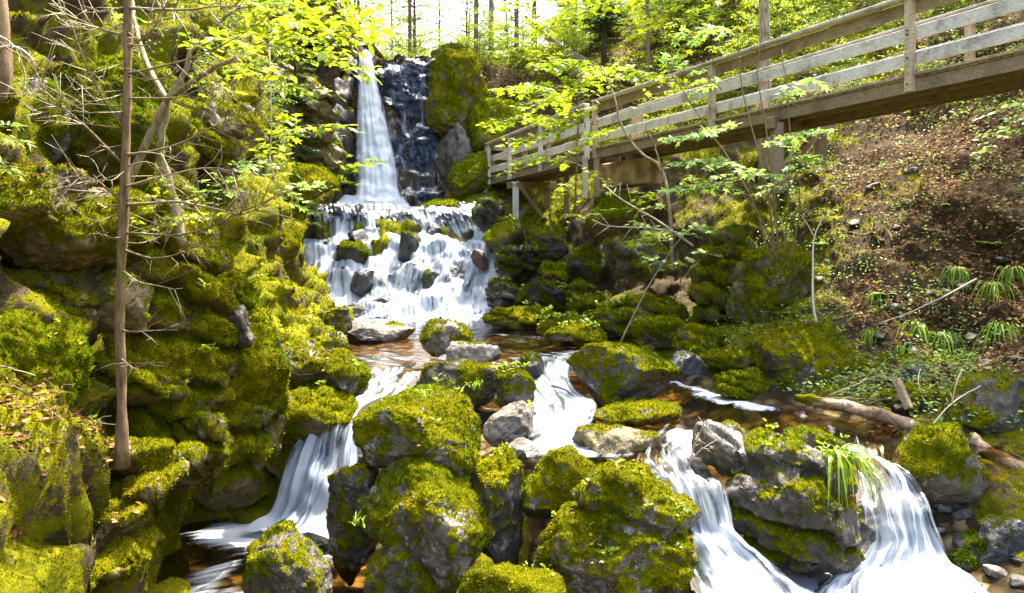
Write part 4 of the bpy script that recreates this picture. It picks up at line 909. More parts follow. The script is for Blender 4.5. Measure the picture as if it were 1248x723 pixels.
# right hillside behind and above the bridge
sp = spots(80, -1.2, 14, 20, 34, lambda px, py, x, y, z: px > 575 and py < 195 and off_bridge(x, y) and py > -60 and z > 2.3 and not (685 < px < 775 and py < 130 and y < 31), .6, 1)
place_all([young_tree(40+i, 2.3, 15, .085) for i in range(4)], sp, 'young maple sapling with bright leaves on the hillside behind the footbridge', 'sapling', 'saplings on the hillside behind the footbridge', .5, .95)
sp = spots(50, 5, 14, 12, 22, lambda px, py, x, y, z: px > 760 and py < 130 and off_bridge(x, y) and py > -150, .8, 2)
place_all([young_tree(50+i, 1.2, 11, .07, 'leafd', .1, .6) for i in range(3)], sp, 'low leafy bush on the mossy slope behind the near bridge railing', 'bush', 'bushes behind the near bridge railing', .5, .9)
# left slopes
sp = spots(30, -14, -5.0, 12, 28, lambda px, py, x, y, z: -60 < px < 420 and py < 200 and py > -200, .8, 3)
place_all([young_tree(60+i, 2.2, 15, .085, 'leaf' if i % 2 else 'leafd') for i in range(4)], sp, 'leafy sapling on the steep slope above the left bank', 'sapling', 'saplings on the steep left slope', .5, 1.0)
# forest beyond the lip of the fall
sp = spots(60, -12, 12, 30.5, 62, lambda px, py, x, y, z: not (492 < px < 545) and 380 < px < 1000, 1.0, 4)
place_all([young_tree(70+i, 3.6, 17, .12) for i in range(3)], sp, 'bright sapling in the woods beyond the lip of the tall waterfall', 'sapling', 'saplings beyond the waterfall lip', .7, 1.1)
sp = spots(22, -7, -1.0, 31, 60, lambda px, py, x, y, z: 440 < px < 590, .8, 14)
place_all([young_tree(75+i, 2.2, 14, .10) for i in range(2)], sp, 'small sunlit bush in the gap above the waterfall lip', 'bush', 'bushes in the bright gap above the waterfall lip', .5, .9)
sp = spots(20, -16, 16, 38, 70, lambda px, py, x, y, z: not (400 < px < 600), 2.0, 5)
place_all([spruce(80, 8, .12, 1.6, .3), spruce(81, 10, .2, 1.7, .4), spruce(82, 7, .05, 1.5, .1)], sp, 'slim spruce in the woods beyond the waterfall', 'spruce tree', 'spruces beyond the waterfall', .8, 1.3)
sp = spots(9, 2, 15, 24, 32, lambda px, py, x, y, z: px > 640 and off_bridge(x, y) and off_bridge(x+.7, y), 2.2, 6)
place_all([spruce(83, 7, .1, 1.4, .2), spruce(84, 9, .15, 1.5, .4)], sp, 'dark spruce on the hillside behind the footbridge', 'spruce tree', 'spruces on the hillside behind the footbridge', .8, 1.2)
sp = spots(9, -13, -6.0, 14, 29, lambda px, py, x, y, z: px > -50, 1.6, 7)
place_all([spruce(86, 8, .2, 1.4, .5), spruce(87, 6, .1, 1.2, .3)], sp, 'spruce growing on the steep slope above the left bank', 'spruce tree', 'spruces on the steep left slope', .8, 1.2)
# tall trees: trunks in view, crowns above the picture
t1 = tall_tree(90, 15, .5, 3.0, .17, 40, 'leaf', .12, 'bark'); t2 = tall_tree(91, 16, .55, 3.0, .17, 40, 'leaf', .15, 'barkp'); t3 = spruce(92, 14, .5, 2.2, .1)
tall = [(t2, W(932, 95, 17.5), 'tall pale-barked birch trunk behind the near bridge railing', 1.0), (t1, W(500, 68, 33), 'thin trunk at the left side of the bright gap above the waterfall', .8),
        (t1, W(580, 66, 30), 'slender trunk beside the bright gap above the buttress', .9), (t2, W(598, 60, 34), 'second slender trunk from the bright gap above the waterfall', .9), (t1, W(630, 70, 33), 'brown trunk above the far bridge end', .9),
        (t1, W(652, 66, 35), 'brown trunk left of the wooden stairway', 1.), (t1, W(700, 60, 36), 'brown trunk rising behind the wooden stairway', 1.1), (t1, W(790, 50, 26), 'dark trunk among saplings right of the stairway', .8),
        (t1, W(85, 80, 11.5), 'leaning trunk in the top left corner beside a mossy bank', .9), (t2, W(348, 20, 27), 'trunk on the cliff left of the waterfall', .9), (t1, W(310, 40, 23), 'trunk on the steep slope above the forked birch', .9)]
seen = set()
for (p, b, lab, f) in tall:
    o = copy_thing(p, lab) if id(p) in seen else p; seen.add(id(p)); tag(o, lab, 'tree', 'tall trees with crowns above the picture')
    z = gz(b[0], b[1]); o.location = (b[0], b[1], min(z, b[2]+.5)-.2); o.rotation_euler = (0, 0, rs.rand()*6); o.scale = (f, f, 1)
# trees overhead, whose crowns throw the dappled shade
shade = [(-9, 1), (-7.5, 6), (-10, 10), (-9, 16), (15.5, 13.5), (12.4, 16.4), (14.2, 19.8)]
for i, (x, y) in enumerate(shade):
    o = copy_thing((t1, t2)[i % 2]); tag(o, 'tall broadleaf tree standing beside the gorge with its crown overhead', 'tree', 'trees around the gorge'); o.location = (x, y, gz(x, y)); o.rotation_euler = (0, 0, i*1.3); o.scale = (1.25, 1.25, rs.uniform(.9, 1.1))
for ch in list(t3.children): bpy.data.objects.remove(ch)
bpy.data.objects.remove(t3)

# --- single plants seen close
def single(name, label, cat, base, sprays, leafmat, shape, size, barkm='bark', stems=(), seed=0, group=None, t=None, den=.8, r0=.01):
    rng = np.random.RandomState(seed); p = Plant(rng); root = empty(name, base); tag(root, label, cat, group)
    for (pts, ra, rb) in stems:
        c = p.curve([W(*q) for q in pts], 16, .004*pts[0][2]*.3); p.st.tube(c, np.linspace(ra, rb, 16), 6)
    for (pts, tw, spread) in sprays:
        p.spray([W(*q) for q in pts], r0, int(tw*1.4), spread*1.1, size*1.2, .12, t=t, den=den*1.15)
    p.build(root, base, leafmat, barkm, shape); return root
single('forked_birch', 'pale forked birch leaning over the left bank with leaves at its right tip', 'birch tree', W(138, 262, 7.27),
  [([(300, 62, 6.32), (360, 50, 6.00), (410, 38, 5.77)], 16, .55), ([(340, 55, 6.16), (400, 72, 5.85), (432, 92, 5.69)], 12, .42), ([(330, 58, 6.24), (370, 30, 6.00), (440, 18, 5.85)], 14, .5), ([(280, 72, 6.48), (330, 100, 6.16), (385, 108, 5.93)], 10, .35),
   ([(292, 10, 6.79), (330, 5, 6.64), (360, 12, 6.48)], 10, .4), ([(232, 62, 6.95), (265, 48, 6.71), (292, 45, 6.56)], 8, .35)], 'leaf', OVAL, .07, 'barkp',
  [([(138, 262, 7.27), (160, 215, 7.19), (185, 160, 7.11), (203, 122, 7.03), (226, 88, 6.95), (232, 62, 6.95), (258, 34, 6.87), (292, 8, 6.79)], .045, .014), ([(203, 122, 7.03), (240, 96, 6.71), (268, 80, 6.48), (307, 60, 6.32)], .03, .014),
   ([(222, 300, 7.27), (212, 245, 7.27), (196, 185, 7.19), (203, 122, 7.07)], .05, .03), ([(203, 122, 7.03), (180, 80, 7.27), (165, 30, 7.51), (160, -20, 7.74)], .03, .015)], 5)
single('maple_branch', 'maple branch with large bright leaves hanging in from the top left of the waterfall', 'branch', W(360, -60, 9.5),
  [([(400, -60, 8.5), (400, 0, 8.6), (430, 50, 8.8)], 14, .5), ([(350, -60, 8.4), (330, -10, 8.3), (320, 40, 8.2)], 12, .55), ([(380, -60, 8.9), (425, 0, 9.2), (455, 40, 9.4)], 12, .45), ([(440, -60, 9.), (400, -20, 9.), (360, 20, 9.)], 12, .5)], 'leaf', MAPLE, .10, 'bark', [], 6)
single('maple_seedling', 'thin maple spray reaching right in front of the left cliff', 'sapling', W(300, 200, 10.5),
  [([(300, 200, 10.5), (350, 158, 10.2), (428, 152, 10)], 12, .35), ([(300, 190, 10.5), (330, 150, 10.4), (360, 140, 10.3)], 8, .3)], 'leaf', MAPLE, .10, 'bark', [], 7)
single('maple_seedling', 'pale maple spray low over the ledge left of the cascade', 'sapling', W(215, 262, 8.3),
  [([(215, 262, 8.3), (250, 215, 8.2), (305, 195, 8.1)], 8, .28), ([(215, 262, 8.3), (245, 235, 8.2), (290, 232, 8.1)], 8, .22)], 'leafp', OVAL, .07, 'bark', [], 8)
for i, (a, b, Y, lab) in enumerate([(330, 262, 15, 'young maple with bright leaves on the ledge left of the cascade'), (395, 235, 24, 'small bright maple right at the corner of the mossy ledge by the waterfall'), (262, 235, 11.5, 'low maple among moss behind the fork of the birch'), (250, 120, 11.5, 'small maple high behind the forked birch'), (100, 60, 10, 'maple seedling in the top left corner behind the bare spruce'), (185, 300, 7.2, 'maple seedling on the knobbly rock at the birch foot')]):
    single('maple_seedling', lab, 'sapling', W(a, b, Y), [([(a, b, Y), (a-22, b-38, Y), (a-60, b-50, Y-.3)], 9, .035*Y), ([(a, b, Y), (a+22, b-32, Y), (a+62, b-40, Y-.3)], 9, .035*Y), ([(a, b, Y), (a+4, b-40, Y), (a+14, b-80, Y-.2)], 9, .032*Y)], 'leaf' if i % 2 else 'leafp', MAPLE, .007*Y, 'twig', [], 30+i)
single('leaning_maple', 'leaning maple sapling with a pale curved stem arching over the middle of the footbridge', 'sapling', W(820, 330, 14.2),
  [([(735, 92, 15.4), (690, 110, 15.8), (640, 140, 16.2)], 18, .75), ([(745, 110, 15.3), (700, 150, 15.4), (625, 175, 16)], 16, .7), ([(738, 100, 15.3), (770, 90, 15), (830, 100, 14.6)], 14, .6), ([(757, 150, 15), (720, 170, 15), (680, 200, 15.2)], 12, .5),
   ([(815, 260, 14.4), (790, 235, 14.1), (775, 262, 13.9)], 9, .35), ([(815, 240, 14.5), (840, 215, 14.2), (865, 240, 13.9)], 10, .35), ([(817, 280, 14.3), (800, 285, 14), (780, 298, 13.7)], 8, .35), ([(735, 92, 15.4), (720, 75, 15.6), (660, 78, 16.2)], 16, .7)], 'leaf', MAPLE, .105, 'barkp',
  [([(820, 330, 14.2), (816, 255, 14.4), (806, 205, 14.6), (780, 186, 14.8), (757, 150, 15.0), (748, 120, 15.2), (735, 80, 15.4)], .04, .012), ([(806, 205, 14.6), (798, 180, 14.6), (786, 150, 14.7)], .02, .01)], 9)
single('maple_sapling', 'bright maple sapling in front of the far bridge section', 'sapling', W(700, 262, 18.2),
  [([(703, 200, 18.2), (660, 190, 18.6), (612, 215, 19)], 12, .5), ([(703, 150, 18.2), (650, 140, 19), (598, 158, 19.6)], 18, .8), ([(704, 130, 18.2), (660, 105, 19), (610, 110, 19.5)], 18, .8), ([(704, 120, 18.2), (720, 90, 18), (770, 80, 17.6)], 14, .7), ([(703, 200, 18.2), (730, 215, 17.7), (742, 235, 17.4)], 8, .3), ([(703, 220, 18.2), (690, 228, 17.9), (680, 240, 17.6)], 7, .3)],
  'leaf', MAPLE, .115, 'bark', [([(700, 262, 18.2), (703, 200, 18.2), (704, 150, 18.2), (706, 90, 18.3)], .03, .01)], 10)
st = [[(945, 320, 12.6), (935, 230, 12.5), (905, 110, 12.3), (898, 20, 12), (890, -40, 11.9)], [(950, 320, 12.6), (940, 200, 12.4), (925, 100, 12.1), (930, 0, 11.8)], [(955, 320, 12.6), (962, 220, 12.4), (960, 120, 12.2), (952, 60, 12)],
      [(940, 320, 12.6), (915, 240, 12.6), (865, 160, 12.4), (820, 90, 12.1), (805, 30, 12)], [(962, 320, 12.6), (975, 250, 12.4), (968, 190, 12.2)], [(948, 320, 12.6), (925, 262, 12.4), (880, 215, 12), (830, 190, 11.8)]]
single('sapling_clump', 'many-stemmed leafy sapling clump standing before the bridge support', 'sapling', W(948, 322, 12.6),
  [([(935, 215, 12.4), (880, 195, 12), (820, 200, 11.7)], 12, .42), ([(915, 240, 12.5), (870, 222, 12.0), (810, 232, 11.6)], 10, .32), ([(905, 150, 12.3), (870, 160, 12.0), (812, 170, 11.7)], 11, .4), ([(925, 180, 12.2), (960, 165, 11.8), (1010, 158, 11.4)], 11, .35),
   ([(962, 220, 12.3), (975, 190, 11.9), (1000, 200, 11.5)], 8, .3), ([(940, 120, 12.2), (970, 100, 11.9), (1000, 100, 11.6)], 8, .28), ([(880, 110, 12.2), (850, 85, 12), (808, 65, 11.8)], 9, .35), ([(935, 240, 12.3), (950, 215, 11.8), (915, 208, 11.5)], 8, .3), ([(900, 40, 12), (870, 35, 12), (830, 40, 12)], 8, .35)],
  'leafp', MAPLE, .10, 'twig', [(s, .017, .006) for s in st], 11, den=1.2)
single('maple_seedling', 'pale maple seedling drooping over the right slope below the leaning sapling', 'sapling', W(830, 345, 13.6),
  [([(828, 330, 13.6), (800, 312, 13.2), (785, 318, 13)], 6, .25), ([(828, 330, 13.6), (845, 305, 13.2), (875, 312, 13)], 7, .25), ([(820, 300, 13.8), (792, 275, 13.5), (770, 270, 13.3)], 9, .3), ([(822, 290, 13.8), (850, 272, 13.4), (866, 282, 13.2)], 8, .3)],
  'leafp', MAPLE, .085, 'bark', [([(830, 345, 13.6), (826, 310, 13.7), (818, 262, 13.8)], .012, .005)], 12)
single('overhead_branch', 'bright maple branch hanging in above the middle of the footbridge', 'branch', W(900, -60, 13.5),
  [([(900, -60, 13.5), (850, -10, 13.8), (770, 45, 14)], 18, .7), ([(860, -60, 13.5), (790, -10, 14), (700, 20, 14.5)], 18, .75), ([(900, -50, 13.5), (880, 20, 13.6), (830, 70, 13.8)], 14, .55), ([(780, -60, 14.5), (720, -5, 15), (650, 40, 15.5)], 16, .7), ([(740, -60, 15), (690, -20, 15.5), (610, 10, 16)], 14, .6)], 'leaf', MAPLE, .11, 'bark', [], 13)
single('maple_branch', 'thin branch with narrow leaves reaching in from the right edge under the bridge', 'branch', W(1290, 130, 9),
  [([(1290, 130, 9), (1240, 145, 8.9), (1195, 190, 8.8)], 12, .3), ([(1290, 160, 9), (1235, 158, 8.9), (1205, 165, 8.8)], 8, .22), ([(1290, 120, 9), (1250, 125, 8.9), (1200, 142, 8.8)], 8, .25)], 'leafp', OVAL, .06, 'bark', [], 14)
single('fir_branch', 'pale green fir branch poking in at the left edge', 'branch', W(-40, 170, 4.2),
  [([(-60, 175, 4.2), (-20, 165, 4.2), (28, 172, 4.3)], 20, .12), ([(-60, 190, 4.2), (-20, 190, 4.2), (22, 215, 4.3)], 18, .12), ([(-60, 150, 4.2), (-20, 148, 4.3), (20, 152, 4.4)], 14, .10)], 'leafp', (NEED[0]*[1, 1.6, 1], NEED[1]), .045, 'bark', [], 15, den=1.4, r0=.005)

# --- the bare spruce on the left ledge
def bare_spruce():
    rng = np.random.RandomState(3); base = W(150, 552, 5.75); root = empty('bare_spruce', base); tag(root, 'slim bare spruce trunk with dead twigs standing on the left ledge', 'spruce tree')
    mb = MB(); P = [W(149, 570, 5.75), W(148, 470, 5.75), W(146, 380, 5.75), W(151, 250, 5.75), (W(155, 120, 5.75)), W(156, 0, 5.75), W(157, -400, 5.75)]
    pl = Plant(rng); c = pl.curve(P, 40); mb.tube(c, (1+.10*rng.normal(size=40))*np.interp(np.arange(40), [0, 3, 25, 39], [.052, .038, .028, .020]), 10)
    obj('trunk', mb.build('trunk', M['bark'], None, base), root)
    def dead(pts, r, side=8, sl=.25):
        m = MB(); q = pl.curve(pts, 12, .006); m.tube(q, np.linspace(r, r*.22, 12), 5, rng.uniform(.2, .6))
        for k in range(side):
            j = rng.randint(3, 11); d = q[j]-q[j-1]; d /= np.linalg.norm(d); s = rng.normal(size=3); s[1] *= .6; s -= d*(s@d); s /= np.linalg.norm(s)
            e = q[j]+(d*.7+s*.8)*sl*rng.uniform(.3, 1); mid = (q[j]+e)/2+rng.normal(size=3)*.01; m.tube(np.array([q[j], mid, e]), [r*.4, r*.28, r*.12], 3, rng.uniform(.3, .9))
            if rng.rand() < .6: f = mid+(e-mid)*.4+rng.normal(size=3)*.05; m.tube(np.array([mid, f]), [r*.2, r*.1], 3, .8)
        obj('dead_branch', m.build('dead_branch', M['twig'], None, base), root)
    for pts, r, s in [([(152, 250, 5.75), (225, 247, 5.5), (300, 262, 5.3), (345, 228, 5.2)], .014, 14), ([(152, 284, 5.75), (225, 286, 5.5), (290, 262, 5.3), (362, 226, 5.2)], .011, 14), ([(152, 305, 5.75), (190, 315, 5.6), (240, 300, 5.4), (282, 275, 5.3)], .009, 7),
                      ([(150, 246, 5.75), (120, 222, 5.6), (85, 210, 5.5)], .013, 7), ([(150, 200, 5.75), (100, 150, 5.6), (55, 110, 5.5), (35, 60, 5.5)], .012, 16), ([(153, 160, 5.75), (120, 110, 5.6), (90, 40, 5.5), (70, -10, 5.5)], .011, 10),
                      ([(155, 190, 5.75), (210, 178, 5.5), (270, 150, 5.4), (330, 130, 5.3)], .010, 12), ([(156, 90, 5.75), (200, 80, 5.6), (260, 60, 5.5), (330, 20, 5.4)], .010, 12), ([(156, 45, 5.75), (110, 30, 5.7), (60, 5, 5.6)], .010, 10),
                      ([(156, 10, 5.75), (220, 12, 5.5), (300, 5, 5.4)], .014, 10), ([(149, 330, 5.75), (175, 345, 5.6), (222, 352, 5.5)], .008, 3), ([(147, 403, 5.75), (165, 405, 5.6), (178, 402, 5.6)], .010, 1), ([(147, 437, 5.75), (158, 445, 5.6), (166, 449, 5.6)], .009, 1),
                      ([(156, 60, 5.75), (190, 30, 5.7), (205, -20, 5.7)], .01, 8), ([(150, 228, 5.75), (200, 215, 5.5), (255, 205, 5.4), (320, 215, 5.3)], .009, 12), ([(152, 130, 5.75), (95, 128, 5.6), (40, 140, 5.5)], .008, 10), ([(156, 120, 5.75), (215, 118, 5.5), (280, 95, 5.4)], .008, 10)]:
        dead([W(*p) for p in pts], r, s+4, .34)
    for k in range(26):
        y = rng.uniform(0, 300); sx = rng.choice([-1, 1]); L = rng.uniform(25, 90)
        dead([W(152, y, 5.75), W(152+sx*L*.5, y+rng.uniform(-5, 12), 5.75+rng.uniform(-.4, .4)), W(152+sx*L, y+rng.uniform(-25, 25), 5.75+rng.uniform(-.7, .7))], .006, 4, .16)
bare_spruce()
def twig_thing(name, label, cat, polys, mat='twig', t=.8, group=None, seed=0, side=0, sl=.15):
    rng = np.random.RandomState(seed+5); pl = Plant(rng); m = MB()
    for pts, ra, rb in polys:
        q = pl.curve([W(*p) for p in pts], 14, .004); m.tube(q, np.linspace(ra, rb, 14), 6, t)
        for k in range(side):
            j = rng.randint(2, 13); d = q[j]-q[j-1]; d /= np.linalg.norm(d); s = rng.normal(size=3); s -= d*(s@d); s /= np.linalg.norm(s); e = q[j]+(d*.6+s*.8)*sl*rng.uniform(.4, 1)
            m.tube(np.array([q[j], (q[j]+e)/2, e]), [rb*.9, rb*.6, rb*.3], 3, t)
    base = W(*polys[0][0][0]); o = obj(name, m.build(name, M[mat], None, base), None, base); tag(o, label, cat, group); return o
twig_thing('twisted_root', 'pale curly dead root dangling at the upper left edge', 'root', [([(-10, 60, 6), (20, 58, 6), (40, 75, 6), (42, 100, 6.1), (28, 112, 6.1)], .014, .005), ([(-10, 40, 6), (15, 55, 6), (30, 90, 6.1), (28, 120, 6.1)], .010, .004)], side=8, seed=1)
twig_thing('reddish_trunk', 'smooth reddish brown trunk at the far left edge', 'tree trunk', [([(-8, 125, 6.2), (3, 90, 6.2), (0, 40, 6.2), (-6, -30, 6.2)], .075, .07)], 'bark')
twig_thing('hanging_vine', 'thin pale vine hanging straight down from the birch branch', 'vine', [([(328, 58, 7.9), (330, 110, 7.8), (329, 190, 7.8), (315, 240, 7.8)], .008, .004), ([(329, 190, 7.8), (338, 235, 7.8), (345, 262, 7.8)], .005, .003)], seed=2)
twig_thing('fallen_twig', 'pale crooked stick standing on the right slope above the flat shore boulder', 'stick', [([(997, 402, 11.4), (991, 370, 11.5), (991, 320, 11.8), (992, 290, 12), (1004, 262, 12.1)], .020, .010), ([(992, 288, 12), (985, 275, 12.1), (976, 262, 12.2)], .010, .005)], t=1., seed=3)
twig_thing('fallen_twig', 'long thin stick lying across the grass clumps of the right slope', 'stick', [([(1190, 340, 11.2), (1150, 362, 11), (1110, 380, 10.9), (1072, 395, 10.8)], .016, .008)], seed=4, side=3)
twig_thing('dead_branch', 'pale bare branch arching over the dark gap below the middle bridge span', 'branch', [([(845, 300, 14), (800, 268, 14.2), (760, 245, 14.6), (735, 225, 15)], .022, .010), ([(840, 286, 14), (790, 278, 14.2), (745, 276, 14.5), (722, 268, 14.8)], .016, .007)], seed=5, side=8, sl=.5, t=.9)
twig_thing('dead_branch', 'thin dead branch leaning against the dark knob on the slope', 'branch', [([(755, 420, 13.6), (790, 350, 13.8), (830, 290, 14), (860, 265, 14.2)], .018, .007)], seed=6, side=8, sl=.5, t=.6)
twig_thing('fallen_twig', 'little forked dead twig lying on the rock beside the small falls', 'stick', [([(838, 572, 7.1), (846, 545, 7.05), (860, 513, 7.0)], .009, .004), ([(842, 562, 7.1), (855, 548, 7), (874, 535, 7)], .007, .003)], seed=7, side=5, sl=.12, t=.8)
twig_thing('fallen_twig', 'dark stick caught in the middle rapids', 'stick', [([(672, 470, 10.3), (690, 476, 10.2), (712, 494, 9.9)], .016, .008)], seed=8, side=2, t=.1)
twig_thing('fallen_twig', 'pale stick leaning on the mossy boulder at the right edge', 'stick', [([(1135, 520, 8.3), (1160, 492, 8.3), (1195, 470, 8.4)], .010, .005), ([(1160, 492, 8.3), (1165, 470, 8.3), (1172, 450, 8.35)], .008, .004)], seed=9, side=3, t=.9)
twig_thing('fallen_twig', 'thin sticks lying on the bank beside the large flat shore boulder', 'stick', [([(1010, 482, 9.9), (1040, 470, 10), (1075, 455, 10)], .010, .005)], seed=10, side=2, t=.7)
twig_thing('fallen_twig', 'fine dark twig bent down in the cascade beside the domed rock', 'stick', [([(462, 336, 21.6), (470, 348, 21.4), (476, 362, 21.2)], .016, .010)], seed=11, t=.1)
def log():
    rng = np.random.RandomState(5); pl = Plant(rng)
    for pts, lab, r in (([(968, 484, 9.8), (1010, 492, 9.6), (1060, 503, 9.3), (1122, 522, 9.0)], 'rotten reddish brown log lying across the right pool', (.045, .07, .08, .07)), ([(1185, 535, 8.5), (1215, 556, 8.3), (1275, 585, 8.0)], 'broken end of the rotten log at the right edge', (.06, .07, .07))):
        c = pl.curve([W(*p) for p in pts], 40); m = MB(); m.tube(c, np.interp(np.linspace(0, 1, 40), np.linspace(0, 1, len(r)), r)*(1+.12*rng.normal(size=40).cumsum()*.15), 14)
        V = np.concatenate(m.V); F = np.concatenate(m.F); N = normals(V, F); V = V+N*(fbm(V*np.array([3, 9, 9]), 4)*.05)[:, None]; base = c[0]
        me = mesh('log', V-base, F, M['log'], {'moss': .25*(N[:, 2])+.9*sstep(.1, -.3, V[:, 0]-3.9)-.1, 'tint': np.full(len(V), .5)}); o = obj('log', me, None, base); tag(o, lab, 'log')
M['log'] = rock_material('rotten_log', (.26, .15, .07), (.55, .36, .19), (.50, .36, .22), .6, .7)
log()
m = MB(); m.box(W(1108, 498, 9.1), W(1092, 462, 9.2), .12, .07, .9); o = obj('broken_stump', m.build('broken_stump', M['woodb'], None, W(1108, 498, 9.1), False), None, W(1108, 498, 9.1)); tag(o, 'short splintered piece of wood sticking up behind the log', 'wood piece')

# --- grass, ferns, herbs
def grass_clump(base, n, L, droop, seed, wd=.010, lean=(0, 0, 0)):
    rng = np.random.RandomState(seed); m = MB(); base = np.asarray(base, float)
    for i in range(n):
        a = rng.rand()*6.28; l = L*rng.uniform(.5, 1.15); d = np.array([math.cos(a), math.sin(a), 0])*rng.uniform(.05, .75)+np.array(lean)
        t = np.linspace(0, 1, 7)[:, None]; c = base+rng.normal(size=3)*[.05, .05, .02]+d*l*t+np.array([0, 0, 1])*l*(.75*t-droop*t**2.2)
        s = np.cross(d, [0, 0, 1]); s = s/max(np.linalg.norm(s), 1e-6)+rng.normal(size=3)*.3; w = wd*np.array([.7, 1, 1, .95, .8, .5, .05])[:, None]*rng.uniform(.7, 1.2)
        V = np.concatenate([c-s*w, c+s*w]); k = np.arange(6); F = np.concatenate([np.stack([k, k+1, k+8], 1), np.stack([k, k+8, k+7], 1)]); m.add(V, F, rng.rand())
    return m
def gz_hit(px, py, y0, y1):                 # where the sight line meets the ground between two depths
    ys = np.linspace(y0, y1, 400); P = np.stack([(px-CXP)/FPX*ys, ys, (HOR-py)/FPX*ys], 1); g = groundZ(P[:, 0], P[:, 1]); k = np.where(P[:, 2] <= g)[0]
    return P[k[0]] if len(k) else P[-1]
def grass(px, py, Y, n, L, droop, lab, seed, wd=.010, lean=(0, 0, 0), group=None):
    b = W(px, py, Y) if not isinstance(Y, tuple) else gz_hit(px, py, *Y); m = grass_clump(b, n, L, droop, seed, wd, lean)
    o = obj('grass_clump', m.build('grass_clump', M['grass'], None, b, False), None, b); tag(o, lab, 'grass', group)
grass(1022, 555, 6.85, 46, .5, 1.6, 'long bright grass tuft drooping beside the lower right fall', 1, .009, (.15, -.25, 0))
grass(1015, 560, 6.9, 26, .40, .6, 'short upright grass on the mossy top beside the lower right fall', 2, .007)
grass(438, 640, 7.2, 16, .24, .4, 'small grass tuft between the two dark rocks of the centre column', 3, .006)
grass(518, 480, 7.0, 22, .20, .8, 'sparse grass on top of the tall centre boulder', 4, .004)
grass(580, 470, 8.0, 16, .22, .8, 'sparse grass behind the top of the tall centre boulder', 5, .004)
for i, (px, py, n, L, lab) in enumerate([(1118, 398, 40, .42, 'grass clump lowest on the right slope beside the fallen stick'), (1150, 410, 40, .46, 'grass clump right of the lowest clump on the slope'), (1165, 330, 34, .42, 'upper grass clump on the right slope above the fallen stick'), (1212, 350, 46, .5, 'tall grass clump near the right edge of the slope'),
    (1222, 400, 50, .52, 'wide grass clump at the right edge above the shore'), (1068, 360, 22, .3, 'thin grass beside the fern on the right slope'), (1062, 405, 26, .26, 'low grass behind the large flat shore boulder'), (1185, 435, 30, .34, 'grass at the foot of the right slope by the pale flat stone'), (1235, 330, 30, .4, 'grass high at the right edge of the slope'), (1100, 425, 26, .3, 'low grass at the foot of the right slope')]):
    grass(px, py, (9.5, 17), int(n*2.2), L*1.1, 1.5, lab, 20+i, .0065, (-.25, -.45, 0), 'grass clumps on the right slope')
def fern(base, n, L, seed, lab, mat='leafp', group=None):
    rng = np.random.RandomState(seed); root = empty('fern', base); tag(root, lab, 'fern', group); base = np.asarray(base, float)
    for i in range(n):
        p = Plant(rng); a = i*6.28/n+rng.rand()*.6; d = np.array([math.cos(a), math.sin(a), 0]); l = L*rng.uniform(.7, 1.1); t = np.linspace(0, 1, 22)[:, None]; c = base+d*l*t+np.array([0, 0, 1])*l*(.75*t-.55*t**2)
        p.st.tube(c, np.linspace(.004, .001, 22), 3); s = np.cross(d, [0, 0, 1])
        for j in range(3, 22):
            w = l*.24*math.sin(PI*min(1, (j+1)/22)**.8)+.01
            for sg in (-1, 1): p.leaf(c[j], s*sg+d*.45+[0, 0, -.1], w, np.array([0, 0, 1.])+rng.normal(size=3)*.1)
        V, F, k = leaf_mesh(np.array(p.P), np.array(p.D), np.array(p.N), np.array(p.S), (OVAL[0]*[1, .6, 1], OVAL[1])); p.st.add(V, F, np.repeat(p.T, k)); obj('frond', p.st.build('frond', M[mat], None, base, False), root)
for i, (px, py, y0, y1, n, L, lab) in enumerate([(905, 392, 11.5, 16, 7, .38, 'pale fern on the bank right of the sunny mound'), (868, 385, 12, 16, 6, .32, 'small fern nearer the sunny mound'), (1078, 362, 10.5, 16, 7, .3, 'fern on the right slope above the flat shore boulder'), (740, 262, 17.4, 17.5, 9, .55, 'yellow green fern on the mossy block under the middle of the bridge'), (712, 268, 17.0, 17.1, 8, .5, 'fern drooping left of the mossy block under the bridge'),
    (1150, 255, 11, 18, 6, .28, 'small fern in the leaf litter of the right slope'), (1215, 300, 11, 18, 6, .3, 'small fern near the right edge of the slope'), (1005, 300, 11, 18, 6, .26, 'tiny fern beside the pale crooked stick'), (952, 385, 11, 16, 7, .3, 'bushy green fern left of the crooked stick')]):
    fern(W(px, py, y0) if y1-y0 < .2 else gz_hit(px, py, y0, y1), n, L, 60+i, lab, 'leaf' if i in (3, 4, 8) else 'leafp')

def herbs(zones):                           # ground cover of small leaves: uncountable
    out = []
    for k, (w, dens, size, mat, name, shape) in enumerate(zones):
        r = sample(GP, GF, w, lambda tot: min(90000, tot*779*779*dens), np.random.RandomState(900+k))
        if r is None: continue
        P, N, d = r; rng = np.random.RandomState(k); n = len(P); D = rng.normal(size=(n, 3)); D[:, 2] *= .35; S = size*rng.uniform(.5, 1.3, n)
        if name == 'leaf_litter': P = P+N*.015; NN = N+rng.normal(size=(n, 3))*.35
        else: P = P+N*rng.uniform(.02, .22, n)[:, None]; NN = N*.4+np.array([0, 0, .8])+rng.normal(size=(n, 3))*.35
        V, F, kk = leaf_mesh(P, D, NN, S, shape); t = np.repeat(np.clip(rng.rand(n)*.8+.1+.5*fbm(P*.8, 2), 0, 1), kk)
        tag(obj(name, mesh(name, V, F, M[mat], {'tint': t}, smooth=False)), kind='stuff')
x, y, z = GP.T
patch = sstep(.0, .25, fbm(GP*.9+70, 4)+.05)
up_right = sstep(20, 22, y)*(x > -1.5)*(z > 3)+(x > 6)*(y > 13.5)*(y <= 21)*(z > 2.6)*sstep(12, 14, y+x*.2)
up_left = (x < -4.6)*(y > 10)*(z > 1.2)*(y < 40)
